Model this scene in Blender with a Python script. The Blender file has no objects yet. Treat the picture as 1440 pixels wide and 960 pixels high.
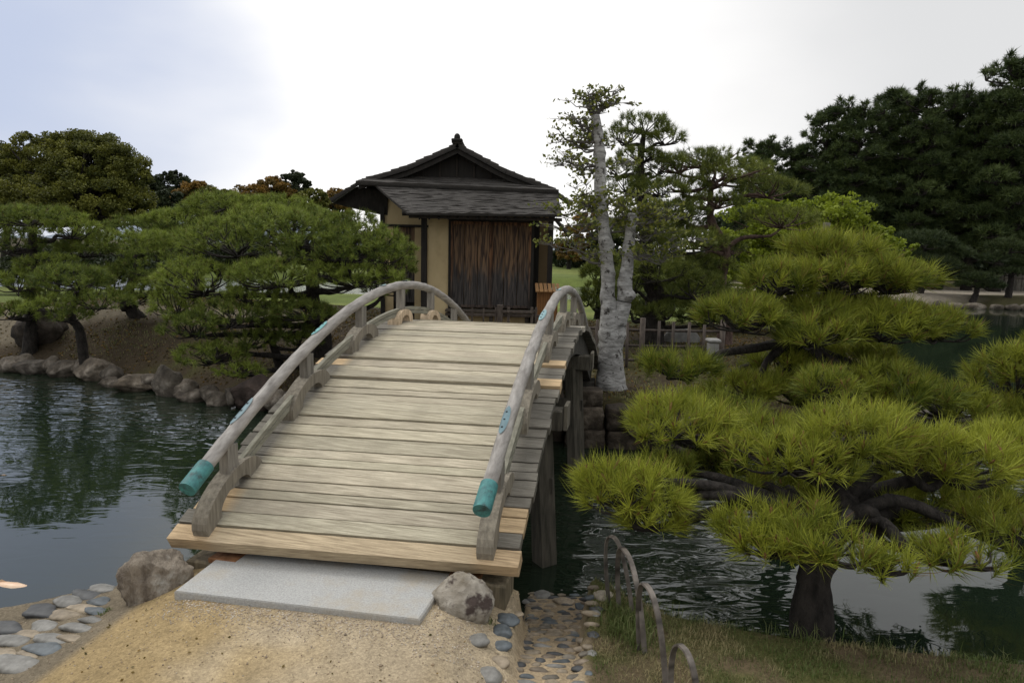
import bpy, math, random
import numpy as np
from mathutils import Vector, Matrix, noise as mn

SC = bpy.context.scene
COL = SC.collection
rad = math.radians

# ------------------------------------------------------------------ camera
EYE = 1.92
FPX, PITCH, ROLL = 917.15, 0.141229, 0.0233358      # focal length in px of a 1440 px wide frame
cam_d = bpy.data.cameras.new('camera')
cam = bpy.data.objects.new('camera', cam_d)
COL.objects.link(cam)
cam_d.sensor_width = 36.0
cam_d.lens = 36.0 * FPX / 1440.0
cam_d.clip_start = 0.05
cam_d.clip_end = 6000
cam.matrix_world = Matrix.Translation((0, 0, EYE)) @ Matrix.Rotation(math.pi / 2 - PITCH, 4, 'X') @ Matrix.Rotation(ROLL, 4, 'Z')
SC.camera = cam


def ray(px, py):
    U, V = px - 720.0, py - 480.0
    cr, sr = math.cos(ROLL), math.sin(ROLL)
    u = U * cr + V * sr
    v = -U * sr + V * cr
    c, s = math.cos(PITCH), math.sin(PITCH)
    up = -v / FPX
    return np.array([u / FPX, c + up * s, -s + up * c])


def G(px, py, z=0.0):
    """point of the photograph's pixel on the level z"""
    r = ray(px, py)
    return np.array([0, 0, EYE]) + r * ((z - EYE) / r[2])


def D(px, py, y):
    """point of the photograph's pixel at depth y"""
    r = ray(px, py)
    return np.array([0, 0, EYE]) + r * (y / r[1])


# ------------------------------------------------------------------ world, sun, exposure
SUN_EL, SUN_AZ = rad(48), rad(-62)          # azimuth from +Y towards +X
sun_dir = Vector((math.sin(SUN_AZ) * math.cos(SUN_EL), math.cos(SUN_AZ) * math.cos(SUN_EL), math.sin(SUN_EL)))
W = bpy.data.worlds.new('World')
SC.world = W
W.use_nodes = True
nt = W.node_tree
for n in list(nt.nodes):
    nt.nodes.remove(n)
wo = nt.nodes.new('ShaderNodeOutputWorld')
bg = nt.nodes.new('ShaderNodeBackground')
bg.inputs['Strength'].default_value = 0.1
sky = nt.nodes.new('ShaderNodeTexSky')
sky.sky_type = 'NISHITA'
sky.sun_disc = False
sky.sun_elevation = SUN_EL
sky.sun_rotation = SUN_AZ
tc = nt.nodes.new('ShaderNodeTexCoord')


def wn(kind, **kw):
    n = nt.nodes.new(kind)
    for k, v in kw.items():
        setattr(n, k, v)
    return n


# cloud deck: white veil everywhere, a blue-grey bank of cloud high on the left
cn = wn('ShaderNodeTexNoise')
cn.inputs['Scale'].default_value = 2.2
cn.inputs['Detail'].default_value = 5
cn.inputs['Roughness'].default_value = 0.45
mpp = wn('ShaderNodeMapping')
mpp.inputs['Scale'].default_value = (1, 1, 2.2)
nt.links.new(tc.outputs['Generated'], mpp.inputs['Vector'])
nt.links.new(mpp.outputs['Vector'], cn.inputs['Vector'])
dtl = Vector(ray(-150, -25)).normalized()
dot = wn('ShaderNodeVectorMath', operation='DOT_PRODUCT')
dot.inputs[1].default_value = dtl
nt.links.new(tc.outputs['Generated'], dot.inputs[0])
add = wn('ShaderNodeMath', operation='MULTIPLY_ADD')
add.inputs[1].default_value = 0.13
nt.links.new(cn.outputs['Fac'], add.inputs[0])
nt.links.new(dot.outputs['Value'], add.inputs[2])
mr = wn('ShaderNodeMapRange', interpolation_type='SMOOTHSTEP')
mr.inputs['From Min'].default_value = 0.975
mr.inputs['From Max'].default_value = 1.06
nt.links.new(add.outputs[0], mr.inputs['Value'])
veil = wn('ShaderNodeMix', data_type='RGBA')
veil.inputs['A'].default_value = (8.2, 8.2, 8.2, 1)
veil.inputs['B'].default_value = (12.0, 11.8, 11.6, 1)
dc = wn('ShaderNodeVectorMath', operation='DOT_PRODUCT')
dc.inputs[1].default_value = Vector(ray(560, 180)).normalized()
nt.links.new(tc.outputs['Generated'], dc.inputs[0])
mr2 = wn('ShaderNodeMapRange', interpolation_type='SMOOTHSTEP')
mr2.inputs['From Min'].default_value = 0.74
mr2.inputs['From Max'].default_value = 1.0
ad2 = wn('ShaderNodeMath', operation='MULTIPLY_ADD')
ad2.inputs[1].default_value = 0.22
ad2.inputs[2].default_value = -0.11
nt.links.new(cn.outputs['Fac'], ad2.inputs[0])
ad3 = wn('ShaderNodeMath', operation='ADD')
nt.links.new(ad2.outputs[0], ad3.inputs[0])
nt.links.new(dc.outputs['Value'], ad3.inputs[1])
nt.links.new(ad3.outputs[0], mr2.inputs['Value'])
nt.links.new(mr2.outputs[0], veil.inputs['Factor'])
bank = wn('ShaderNodeMix', data_type='RGBA')
bank.inputs['B'].default_value = (5.9, 6.6, 8.4, 1)
nt.links.new(mr.outputs[0], bank.inputs['Factor'])
nt.links.new(veil.outputs['Result'], bank.inputs['A'])
fin = wn('ShaderNodeMix', data_type='RGBA')
fin.inputs['Factor'].default_value = 0.94
nt.links.new(sky.outputs[0], fin.inputs['A'])
nt.links.new(bank.outputs['Result'], fin.inputs['B'])
sepz = wn('ShaderNodeSeparateXYZ')
nt.links.new(tc.outputs['Generated'], sepz.inputs[0])
zen = wn('ShaderNodeMapRange', interpolation_type='SMOOTHSTEP')       # overcast: the zenith is about twice as bright as the horizon
zen.inputs['From Min'].default_value = 0.50
zen.inputs['From Max'].default_value = 0.95
zen.inputs['To Min'].default_value = 1.0
zen.inputs['To Max'].default_value = 2.3
nt.links.new(sepz.outputs['Z'], zen.inputs['Value'])
sca = wn('ShaderNodeVectorMath', operation='SCALE')
nt.links.new(fin.outputs['Result'], sca.inputs[0])
nt.links.new(zen.outputs[0], sca.inputs['Scale'])
nt.links.new(sca.outputs[0], bg.inputs['Color'])
nt.links.new(bg.outputs[0], wo.inputs['Surface'])

sl = bpy.data.lights.new('sun', 'SUN')
sl.energy = 1.1
sl.angle = rad(18)
sl.color = (1.0, 0.95, 0.87)
so = bpy.data.objects.new('sun', sl)
COL.objects.link(so)
so.rotation_euler = sun_dir.to_track_quat('Z', 'Y').to_euler()

SC.view_settings.view_transform = 'Standard'
SC.view_settings.look = 'None'
SC.view_settings.exposure = -0.05
SC.view_settings.gamma = 1
SC.view_settings.use_curve_mapping = False
try:
    SC.cycles.max_bounces = 6
    SC.cycles.transparent_max_bounces = 4
except Exception:
    pass

WATER = -0.55

# ------------------------------------------------------------------ helpers: objects


def tag(o, label=None, cat=None, group=None, kind=None):
    if label: o['label'] = label
    if cat: o['category'] = cat
    if group: o['group'] = group
    if kind: o['kind'] = kind
    return o


def empty(name, loc=(0, 0, 0), rz=0.0):
    o = bpy.data.objects.new(name, None)
    o.location = loc
    o.rotation_euler = (0, 0, rz)
    o.empty_display_size = 0.1
    COL.objects.link(o)
    return o


def mk(name, verts, faces, mat, parent=None, attrs=None, smooth=False, loc=None):
    """faces: list of index tuples, or a list of int arrays (n,k)"""
    verts = np.asarray(verts, dtype=np.float32)
    me = bpy.data.meshes.new(name)
    if len(faces) and isinstance(faces[0], np.ndarray) and faces[0].ndim == 2:
        loops = np.concatenate([f.ravel() for f in faces]).astype(np.int32)
        sizes = np.concatenate([np.full(len(f), f.shape[1], np.int32) for f in faces])
        starts = np.concatenate([[0], np.cumsum(sizes)[:-1]]).astype(np.int32)
        me.vertices.add(len(verts))
        me.vertices.foreach_set('co', verts.ravel())
        me.loops.add(len(loops))
        me.loops.foreach_set('vertex_index', loops)
        me.polygons.add(len(sizes))
        me.polygons.foreach_set('loop_start', starts)
        me.update(calc_edges=True)
    else:
        me.from_pydata(verts.tolist(), [], [tuple(int(i) for i in f) for f in faces])
    if attrs:
        for k, a in attrs.items():
            a = np.asarray(a, dtype=np.float32)
            if a.ndim == 1:
                at = me.attributes.new(k, 'FLOAT', 'POINT')
                at.data.foreach_set('value', a)
            else:
                at = me.attributes.new(k, 'FLOAT_COLOR', 'POINT')
                at.data.foreach_set('color', np.concatenate([a, np.ones((len(a), 1), np.float32)], 1).ravel() if a.shape[1] == 3 else a.ravel())
    if smooth:
        me.polygons.foreach_set('use_smooth', np.ones(len(me.polygons), bool))
    me.materials.append(mat)
    me.validate()
    o = bpy.data.objects.new(name, me)
    COL.objects.link(o)
    if parent: o.parent = parent
    if loc is not None: o.location = loc
    return o


def copy_tree(o, parent=None):
    c = o.copy()
    COL.objects.link(c)
    if parent: c.parent = parent
    for ch in [q for q in bpy.data.objects if q.parent == o]:
        copy_tree(ch, c)
    return c


class MB:
    """collects pieces of one mesh, with a colour attribute"""

    def __init__(s):
        s.v, s.f, s.c, s.n = [], [], [], 0

    def add(s, v, f, col=(1, 1, 1)):
        v = np.asarray(v, float)
        s.v.append(v)
        s.f += [tuple(i + s.n for i in q) for q in f]
        col = np.asarray(col, float)
        s.c.append(np.tile(col, (len(v), 1)) if col.ndim == 1 else col)
        s.n += len(v)

    def box(s, c, d, rot=None, col=(1, 1, 1), bev=0.0):
        x, y, z = [q / 2 for q in d]
        if bev <= 0:
            v = np.array([(a * x, b * y, e * z) for a in (-1, 1) for b in (-1, 1) for e in (-1, 1)])
            f = [(0, 1, 3, 2), (4, 6, 7, 5), (0, 4, 5, 1), (2, 3, 7, 6), (0, 2, 6, 4), (1, 5, 7, 3)]
        else:
            b = min(bev, x * .9, y * .9, z * .9)
            v, f = [], []
            ring = lambda xx, yy, zz: [(-xx, -yy, zz), (xx, -yy, zz), (xx, yy, zz), (-xx, yy, zz)]
            v += ring(x - b, y - b, -z) + ring(x, y, -z + b) + ring(x, y, z - b) + ring(x - b, y - b, z)
            f = [(3, 2, 1, 0), (12, 13, 14, 15)]
            for k in range(3):
                for i in range(4):
                    j = (i + 1) % 4
                    f.append((k * 4 + i, k * 4 + j, k * 4 + 4 + j, k * 4 + 4 + i))
            v = np.array(v)
        if rot is not None:
            v = v @ np.array(rot).T
        s.add(v + np.array(c), f, col)

    def hexa(s, p8, col=(1, 1, 1)):
        """p8: bottom 4 (ccw) then top 4"""
        s.add(p8, [(3, 2, 1, 0), (4, 5, 6, 7), (0, 1, 5, 4), (1, 2, 6, 5), (2, 3, 7, 6), (3, 0, 4, 7)], col)

    def tube(s, pts, r, n=8, col=(1, 1, 1), cap=True, sq=1.0, up=(0, 0, 1), rough=0.0, rng=None):
        v, f = tube(pts, r, n, cap, sq, up, rough, rng)
        s.add(v, f, col)

    def build(s, name, mat, parent=None, smooth=False, loc=None):
        return mk(name, np.concatenate(s.v), s.f, mat, parent, {'col': np.concatenate(s.c)}, smooth, loc)


def tube(pts, r, n=8, cap=True, sq=1.0, up=(0, 0, 1), rough=0.0, rng=None):
    pts = np.asarray(pts, float)
    m = len(pts)
    r = np.broadcast_to(np.asarray(r, float), (m,))
    T = np.gradient(pts, axis=0)
    T /= np.linalg.norm(T, axis=1, keepdims=True) + 1e-9
    up = np.array(up, float)
    A = np.cross(T, up)
    bad = np.linalg.norm(A, axis=1) < 0.15
    A[bad] = np.cross(T[bad], np.array([0.3, 1, 0.1]))
    A /= np.linalg.norm(A, axis=1, keepdims=True) + 1e-9
    for i in range(1, m):                       # keep frames from flipping
        if A[i] @ A[i - 1] < 0: A[i] = -A[i]
    Bn = np.cross(A, T)
    a = np.linspace(0, 2 * np.pi, n, endpoint=False)
    rr = np.repeat(r[:, None], n, 1)
    if rough and rng is not None:
        rr = rr * (1 + rough * rng.normal(size=(m, n)).clip(-2, 2))
    v = pts[:, None] + (np.cos(a)[None, :, None] * A[:, None] + sq * np.sin(a)[None, :, None] * Bn[:, None]) * rr[..., None]
    v = v.reshape(-1, 3)
    f = []
    for i in range(m - 1):
        for j in range(n):
            k = (j + 1) % n
            f.append((i * n + j, i * n + k, i * n + n + k, i * n + n + j))
    if cap:
        f.append(tuple(range(n))[::-1])
        f.append(tuple(range((m - 1) * n, m * n)))
    return v, f


def spline(pts, n):
    """Catmull-Rom through the points"""
    P = np.asarray(pts, float)
    P = np.concatenate([[2 * P[0] - P[1]], P, [2 * P[-1] - P[-2]]])
    out = []
    segs = len(P) - 3
    for t in np.linspace(0, segs - 1e-6, n):
        i = int(t)
        u = t - i
        a, b, c, d = P[i:i + 4]
        out.append(0.5 * (2 * b + (c - a) * u + (2 * a - 5 * b + 4 * c - d) * u * u + (3 * b - a - 3 * c + d) * u ** 3))
    return np.array(out)


def smooth01(x):
    x = np.clip(x, 0, 1)
    return x * x * (3 - 2 * x)


# ------------------------------------------------------------------ helpers: materials


def newmat(name):
    m = bpy.data.materials.new(name)
    m.use_nodes = True
    t = m.node_tree
    b = t.nodes['Principled BSDF']
    return m, t, b


def nd(t, kind, ins=None, **kw):
    n = t.nodes.new(kind)
    for k, v in kw.items():
        setattr(n, k, v)
    for k, v in (ins or {}).items():
        n.inputs[k].default_value = v
    return n


def mat_surface(name, c1, c2, scale=8.0, stretch=(1, 1, 1), rough=0.85, bump=0.3, bdist=0.01, attr=None, detail=6, c3=None, c3scale=2.0, c3cut=(0.55, 0.7), fine=None, spec=0.3):
    """noise mix of two colours, optional patches of a third, optional 'col' attribute multiply"""
    m, t, b = newmat(name)
    L = t.links.new
    co = nd(t, 'ShaderNodeTexCoord')
    mp = nd(t, 'ShaderNodeMapping', {'Scale': stretch})
    L(co.outputs['Object'], mp.inputs['Vector'])
    n1 = nd(t, 'ShaderNodeTexNoise', {'Scale': scale, 'Detail': detail, 'Roughness': 0.6})
    L(mp.outputs[0], n1.inputs['Vector'])
    rmp = nd(t, 'ShaderNodeMapRange', {'From Min': 0.3, 'From Max': 0.7})
    L(n1.outputs['Fac'], rmp.inputs['Value'])
    mx = nd(t, 'ShaderNodeMix', data_type='RGBA')
    mx.inputs['A'].default_value = (*c1, 1)
    mx.inputs['B'].default_value = (*c2, 1)
    L(rmp.outputs[0], mx.inputs['Factor'])
    out = mx.outputs['Result']
    if c3 is not None:
        n3 = nd(t, 'ShaderNodeTexNoise', {'Scale': c3scale, 'Detail': 4, 'Roughness': 0.65})
        L(co.outputs['Object'], n3.inputs['Vector'])
        r3 = nd(t, 'ShaderNodeMapRange', {'From Min': c3cut[0], 'From Max': c3cut[1]})
        L(n3.outputs['Fac'], r3.inputs['Value'])
        m3 = nd(t, 'ShaderNodeMix', data_type='RGBA')
        L(r3.outputs[0], m3.inputs['Factor'])
        L(out, m3.inputs['A'])
        m3.inputs['B'].default_value = (*c3, 1)
        out = m3.outputs['Result']
    if attr:
        at = nd(t, 'ShaderNodeAttribute', attribute_name=attr)
        mm = nd(t, 'ShaderNodeMix', data_type='RGBA', blend_type='MULTIPLY')
        mm.inputs['Factor'].default_value = 1
        L(out, mm.inputs['A'])
        L(at.outputs['Color'], mm.inputs['B'])
        out = mm.outputs['Result']
    L(out, b.inputs['Base Color'])
    b.inputs['Roughness'].default_value = rough
    b.inputs['Specular IOR Level'].default_value = spec
    hgt = n1.outputs['Fac']
    if fine:
        nf = nd(t, 'ShaderNodeTexNoise', {'Scale': fine, 'Detail': 4, 'Roughness': 0.7})
        L(mp.outputs[0], nf.inputs['Vector'])
        ad = nd(t, 'ShaderNodeMath', operation='MULTIPLY_ADD')
        ad.inputs[1].default_value = 0.5
        L(nf.outputs['Fac'], ad.inputs[0])
        L(hgt, ad.inputs[2])
        hgt = ad.outputs[0]
    if bump:
        bp = nd(t, 'ShaderNodeBump', {'Strength': bump, 'Distance': bdist})
        L(hgt, bp.inputs['Height'])
        L(bp.outputs[0], b.inputs['Normal'])
    return m


def mat_leaf(name, c1, c2, trans=0.35, rough=0.55, spec=0.25, dead=None):
    """colour between c1 and c2 by the per-shoot attribute 'tint'"""
    m, t, b = newmat(name)
    L = t.links.new
    at = nd(t, 'ShaderNodeAttribute', attribute_name='tint')
    mx = nd(t, 'ShaderNodeMix', data_type='RGBA')
    mx.inputs['A'].default_value = (*c1, 1)
    mx.inputs['B'].default_value = (*c2, 1)
    L(at.outputs['Fac'], mx.inputs['Factor'])
    if dead:                                       # withered needles carry tint 0
        lt = nd(t, 'ShaderNodeMath', operation='LESS_THAN')
        lt.inputs[1].default_value = 0.03
        L(at.outputs['Fac'], lt.inputs[0])
        m0 = mx
        mx = nd(t, 'ShaderNodeMix', data_type='RGBA')
        L(lt.outputs[0], mx.inputs['Factor'])
        L(m0.outputs['Result'], mx.inputs['A'])
        mx.inputs['B'].default_value = (*dead, 1)
    L(mx.outputs['Result'], b.inputs['Base Color'])
    b.inputs['Roughness'].default_value = rough
    b.inputs['Specular IOR Level'].default_value = spec
    tr = nd(t, 'ShaderNodeBsdfTranslucent')
    L(mx.outputs['Result'], tr.inputs['Color'])
    ms = nd(t, 'ShaderNodeMixShader')
    ms.inputs[0].default_value = trans
    L(b.outputs[0], ms.inputs[1])
    L(tr.outputs[0], ms.inputs[2])
    L(ms.outputs[0], t.nodes['Material Output'].inputs['Surface'])
    return m


M = {}
M['deck'] = mat_surface('weathered_plank', (0.46, 0.44, 0.41), (1.08, 1.08, 1.06), 4.0, (0.9, 24, 24), 0.85, 0.8, 0.008, attr='col', fine=22, c3=(0.58, 0.57, 0.55), c3scale=3.0, c3cut=(0.48, 0.8), detail=8)
M['rail'] = mat_surface('grey_log', (0.17, 0.155, 0.14), (0.36, 0.34, 0.315), 20.0, (1.6, .22, 1.0), 0.75, 0.5, 0.006, attr='col', fine=45)
M['post'] = mat_surface('grey_timber', (0.12, 0.11, 0.095), (0.27, 0.25, 0.215), 7.0, (6, 6, 0.7), 0.85, 0.5, 0.006, attr='col', fine=40)
M['lower_rail'] = mat_surface('mossy_timber', (0.13, 0.125, 0.095), (0.28, 0.27, 0.215), 6.0, (6, 0.7, 6), 0.85, 0.5, 0.006, attr='col', fine=40)
M['dark_timber'] = mat_surface('dark_timber', (0.026, 0.025, 0.021), (0.095, 0.088, 0.074), 6.0, (5, 5, 0.6), 0.85, 0.5, 0.01, attr='col', fine=30)
M['copper'] = mat_surface('copper_patina', (0.022, 0.095, 0.10), (0.055, 0.235, 0.225), 22.0, (1, 1, 1), 0.6, 0.5, 0.004, c3=(0.022, 0.042, 0.04), c3scale=13, c3cut=(0.54, 0.68), fine=60, spec=0.5)
M['plate'] = mat_surface('patched_copper', (0.13, 0.22, 0.24), (0.22, 0.36, 0.38), 20.0, (1, 1, 1), 0.5, 0.2, 0.003, attr='col', spec=0.5)
M['iron'] = mat_surface('rusty_iron', (0.10, 0.04, 0.015), (0.30, 0.15, 0.07), 16.0, (1, 1, 1), 0.8, 0.4, 0.005)
M['granite'] = mat_surface('granite', (0.27, 0.27, 0.26), (0.45, 0.45, 0.435), 110.0, (1, 1, 1), 0.75, 0.5, 0.006, fine=220, c3=(0.36, 0.31, 0.23), c3scale=3.5, c3cut=(0.5, 0.8))
M['rock_tan'] = mat_surface('tan_rock', (0.16, 0.135, 0.10), (0.38, 0.35, 0.30), 9.0, (1, 1, 1), 0.9, 0.8, 0.02, fine=40, c3=(0.055, 0.04, 0.034), c3scale=6.0, c3cut=(0.52, 0.60))
M['rock_brown'] = mat_surface('brown_rock', (0.085, 0.066, 0.05), (0.30, 0.255, 0.20), 7.0, (2.5, 2.5, .6), 0.9, 1.0, 0.04, fine=20, c3=(0.34, 0.32, 0.28), c3scale=5.0, c3cut=(0.55, 0.68))
M['rock_shore'] = mat_surface('shore_rock', (0.034, 0.030, 0.025), (0.145, 0.128, 0.105), 4.5, (1, 1, 1), 0.9, 0.9, 0.04, attr='col', fine=18, c3=(0.24, 0.225, 0.20), c3scale=2.6, c3cut=(0.55, 0.7))
M['cobble'] = mat_surface('river_cobble', (0.55, 0.54, 0.52), (1.2, 1.2, 1.2), 26.0, (1, 1, 1), 0.6, 0.3, 0.006, attr='col', fine=70, spec=0.4)
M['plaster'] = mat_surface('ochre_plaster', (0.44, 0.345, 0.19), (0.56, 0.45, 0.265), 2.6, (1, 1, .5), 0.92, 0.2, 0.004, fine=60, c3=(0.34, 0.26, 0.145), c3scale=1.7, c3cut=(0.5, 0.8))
M['plaster_dim'] = mat_surface('tan_shaded_plaster', (0.15, 0.105, 0.055), (0.20, 0.145, 0.08), 2.2, (1, 1, 1), 0.92, 0.15, 0.004, fine=60)  # dark tan recess plaster; over the doors cream with eave shade in its colour
M['roof'] = mat_surface('wood_shingle', (0.036, 0.033, 0.030), (0.074, 0.068, 0.062), 11.0, (1.6, 6, 7), 0.9, 0.7, 0.02, attr='col', fine=30, detail=8)
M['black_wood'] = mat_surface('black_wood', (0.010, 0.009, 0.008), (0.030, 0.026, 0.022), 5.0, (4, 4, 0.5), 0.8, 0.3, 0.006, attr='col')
M['cabinet'] = mat_surface('cabinet_wood', (0.16, 0.07, 0.022), (0.30, 0.145, 0.05), 6.0, (5, 5, 0.6), 0.7, 0.3, 0.005, attr='col')
M['bark'] = mat_surface('pine_bark', (0.008, 0.007, 0.006), (0.046, 0.039, 0.034), 22.0, (1, 1, 0.4), 0.95, 1.0, 0.03, fine=60)
M['bark_red'] = mat_surface('red_bark', (0.035, 0.022, 0.018), (0.13, 0.085, 0.068), 14.0, (1, 1, 0.5), 0.95, 1.0, 0.03, fine=40)
M['bark_grey'] = mat_surface('pale_bark', (0.16, 0.155, 0.147), (0.45, 0.445, 0.43), 9.0, (.8, .8, 2.2), 0.92, 1.0, 0.03, fine=26, c3=(0.055, 0.05, 0.045), c3scale=11.0, c3cut=(0.58, 0.66), detail=9)
M['twig_grey'] = mat_surface('grey_twig', (0.06, 0.055, 0.05), (0.17, 0.16, 0.145), 12.0, (1, 1, 1), 0.9, 0.4, 0.01)
M['bamboo'] = mat_surface('old_bamboo', (0.035, 0.027, 0.022), (0.10, 0.08, 0.066), 9.0, (3, 3, 1), 0.8, 0.4, 0.005, attr='col')
M['hoop'] = mat_surface('split_bamboo', (0.06, 0.05, 0.042), (0.21, 0.185, 0.16), 12.0, (1, 1, 1), 0.6, 0.4, 0.004, attr='col', fine=60)
M['needle_front'] = mat_leaf('bright_needles', (0.052, 0.080, 0.011), (0.35, 0.375, 0.045), 0.30, dead=(0.17, 0.10, 0.035))
M['needle_mid'] = mat_leaf('mid_needles', (0.042, 0.064, 0.013), (0.21, 0.24, 0.045), 0.25)
M['needle_left'] = mat_leaf('dark_needles', (0.040, 0.064, 0.014), (0.26, 0.32, 0.055), 0.28, dead=(0.12, 0.08, 0.03))
M['needle_dark'] = mat_leaf('forest_needles', (0.018, 0.034, 0.013), (0.085, 0.115, 0.032), 0.22)
M['needle_far'] = mat_leaf('far_needles', (0.018, 0.032, 0.012), (0.060, 0.080, 0.025), 0.2)
M['leaf_camphor'] = mat_leaf('camphor_leaf', (0.030, 0.042, 0.009), (0.19, 0.19, 0.028), 0.25)
M['leaf_dark'] = mat_leaf('evergreen_leaf', (0.010, 0.018, 0.008), (0.040, 0.052, 0.018), 0.2)
M['leaf_autumn'] = mat_leaf('russet_leaf', (0.06, 0.052, 0.014), (0.28, 0.155, 0.03), 0.25)
M['leaf_maple'] = mat_leaf('spring_leaf', (0.10, 0.14, 0.012), (0.30, 0.36, 0.03), 0.4)
M['leaf_sparse'] = mat_leaf('young_leaf', (0.05, 0.07, 0.014), (0.21, 0.22, 0.04), 0.35)
M['leaf_hedge'] = mat_leaf('hedge_leaf', (0.012, 0.024, 0.009), (0.035, 0.055, 0.018), 0.2)
M['grass'] = mat_leaf('grass_blade', (0.065, 0.105, 0.02), (0.34, 0.28, 0.15), 0.25)
M['candle'] = mat_surface('pine_candle', (0.13, 0.065, 0.025), (0.24, 0.13, 0.055), 30.0, (1, 1, 1), 0.8, 0.0)
M['pale_stone'] = mat_surface('pale_stone', (0.17, 0.168, 0.16), (0.29, 0.285, 0.27), 9.0, (1, 1, 1), 0.9, 0.4, 0.01)
M['hill'] = mat_surface('far_hill', (0.16, 0.19, 0.23), (0.20, 0.23, 0.27), 0.01, (1, 1, 1), 1.0, 0.0)


def mat_door():
    m, t, b = newmat('old_door_boards')
    L = t.links.new
    co = nd(t, 'ShaderNodeTexCoord')
    sep = nd(t, 'ShaderNodeSeparateXYZ')
    L(co.outputs['Object'], sep.inputs[0])
    # flame grain: distorted bands that run up the board
    mp = nd(t, 'ShaderNodeMapping', {'Scale': (1.6, 1, 0.13)})
    L(co.outputs['Object'], mp.inputs['Vector'])
    nz = nd(t, 'ShaderNodeTexNoise', {'Scale': 5.5, 'Detail': 3, 'Roughness': 0.5})
    L(mp.outputs[0], nz.inputs['Vector'])
    ml = nd(t, 'ShaderNodeMath', operation='MULTIPLY')
    ml.inputs[1].default_value = 44
    L(nz.outputs['Fac'], ml.inputs[0])
    sn = nd(t, 'ShaderNodeMath', operation='SINE')
    L(ml.outputs[0], sn.inputs[0])
    r1 = nd(t, 'ShaderNodeMapRange', {'From Min': -1.0, 'From Max': 1.0})
    L(sn.outputs[0], r1.inputs['Value'])
    brown = nd(t, 'ShaderNodeMix', data_type='RGBA')
    brown.inputs['A'].default_value = (0.034, 0.019, 0.012, 1)
    brown.inputs['B'].default_value = (0.175, 0.108, 0.058, 1)
    L(r1.outputs[0], brown.inputs['Factor'])
    grey = nd(t, 'ShaderNodeMix', data_type='RGBA')
    grey.inputs['A'].default_value = (0.020, 0.018, 0.018, 1)
    grey.inputs['B'].default_value = (0.070, 0.062, 0.058, 1)
    L(r1.outputs[0], grey.inputs['Factor'])
    # weathering: rain-blackened lower half with a ragged border
    n2 = nd(t, 'ShaderNodeTexNoise', {'Scale': 6.0, 'Detail': 5})
    mp2 = nd(t, 'ShaderNodeMapping', {'Scale': (2.2, 1, 0.25)})
    L(co.outputs['Object'], mp2.inputs['Vector'])
    L(mp2.outputs[0], n2.inputs['Vector'])
    ma = nd(t, 'ShaderNodeMath', operation='MULTIPLY_ADD')
    ma.inputs[1].default_value = 1.5
    L(n2.outputs['Fac'], ma.inputs[0])
    L(sep.outputs['Z'], ma.inputs[2])
    r2 = nd(t, 'ShaderNodeMapRange', {'From Min': 1.75, 'From Max': 2.25}, interpolation_type='SMOOTHSTEP')
    L(ma.outputs[0], r2.inputs['Value'])
    mx = nd(t, 'ShaderNodeMix', data_type='RGBA')
    L(r2.outputs[0], mx.inputs['Factor'])
    L(grey.outputs['Result'], mx.inputs['A'])
    L(brown.outputs['Result'], mx.inputs['B'])
    at = nd(t, 'ShaderNodeAttribute', attribute_name='col')
    mm = nd(t, 'ShaderNodeMix', data_type='RGBA', blend_type='MULTIPLY')
    mm.inputs['Factor'].default_value = 1
    L(mx.outputs['Result'], mm.inputs['A'])
    L(at.outputs['Color'], mm.inputs['B'])
    L(mm.outputs['Result'], b.inputs['Base Color'])
    b.inputs['Roughness'].default_value = 0.8
    bp = nd(t, 'ShaderNodeBump', {'Strength': 0.3, 'Distance': 0.004})
    L(sn.outputs[0], bp.inputs['Height'])
    L(bp.outputs[0], b.inputs['Normal'])
    return m


M['door'] = mat_door()


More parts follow.
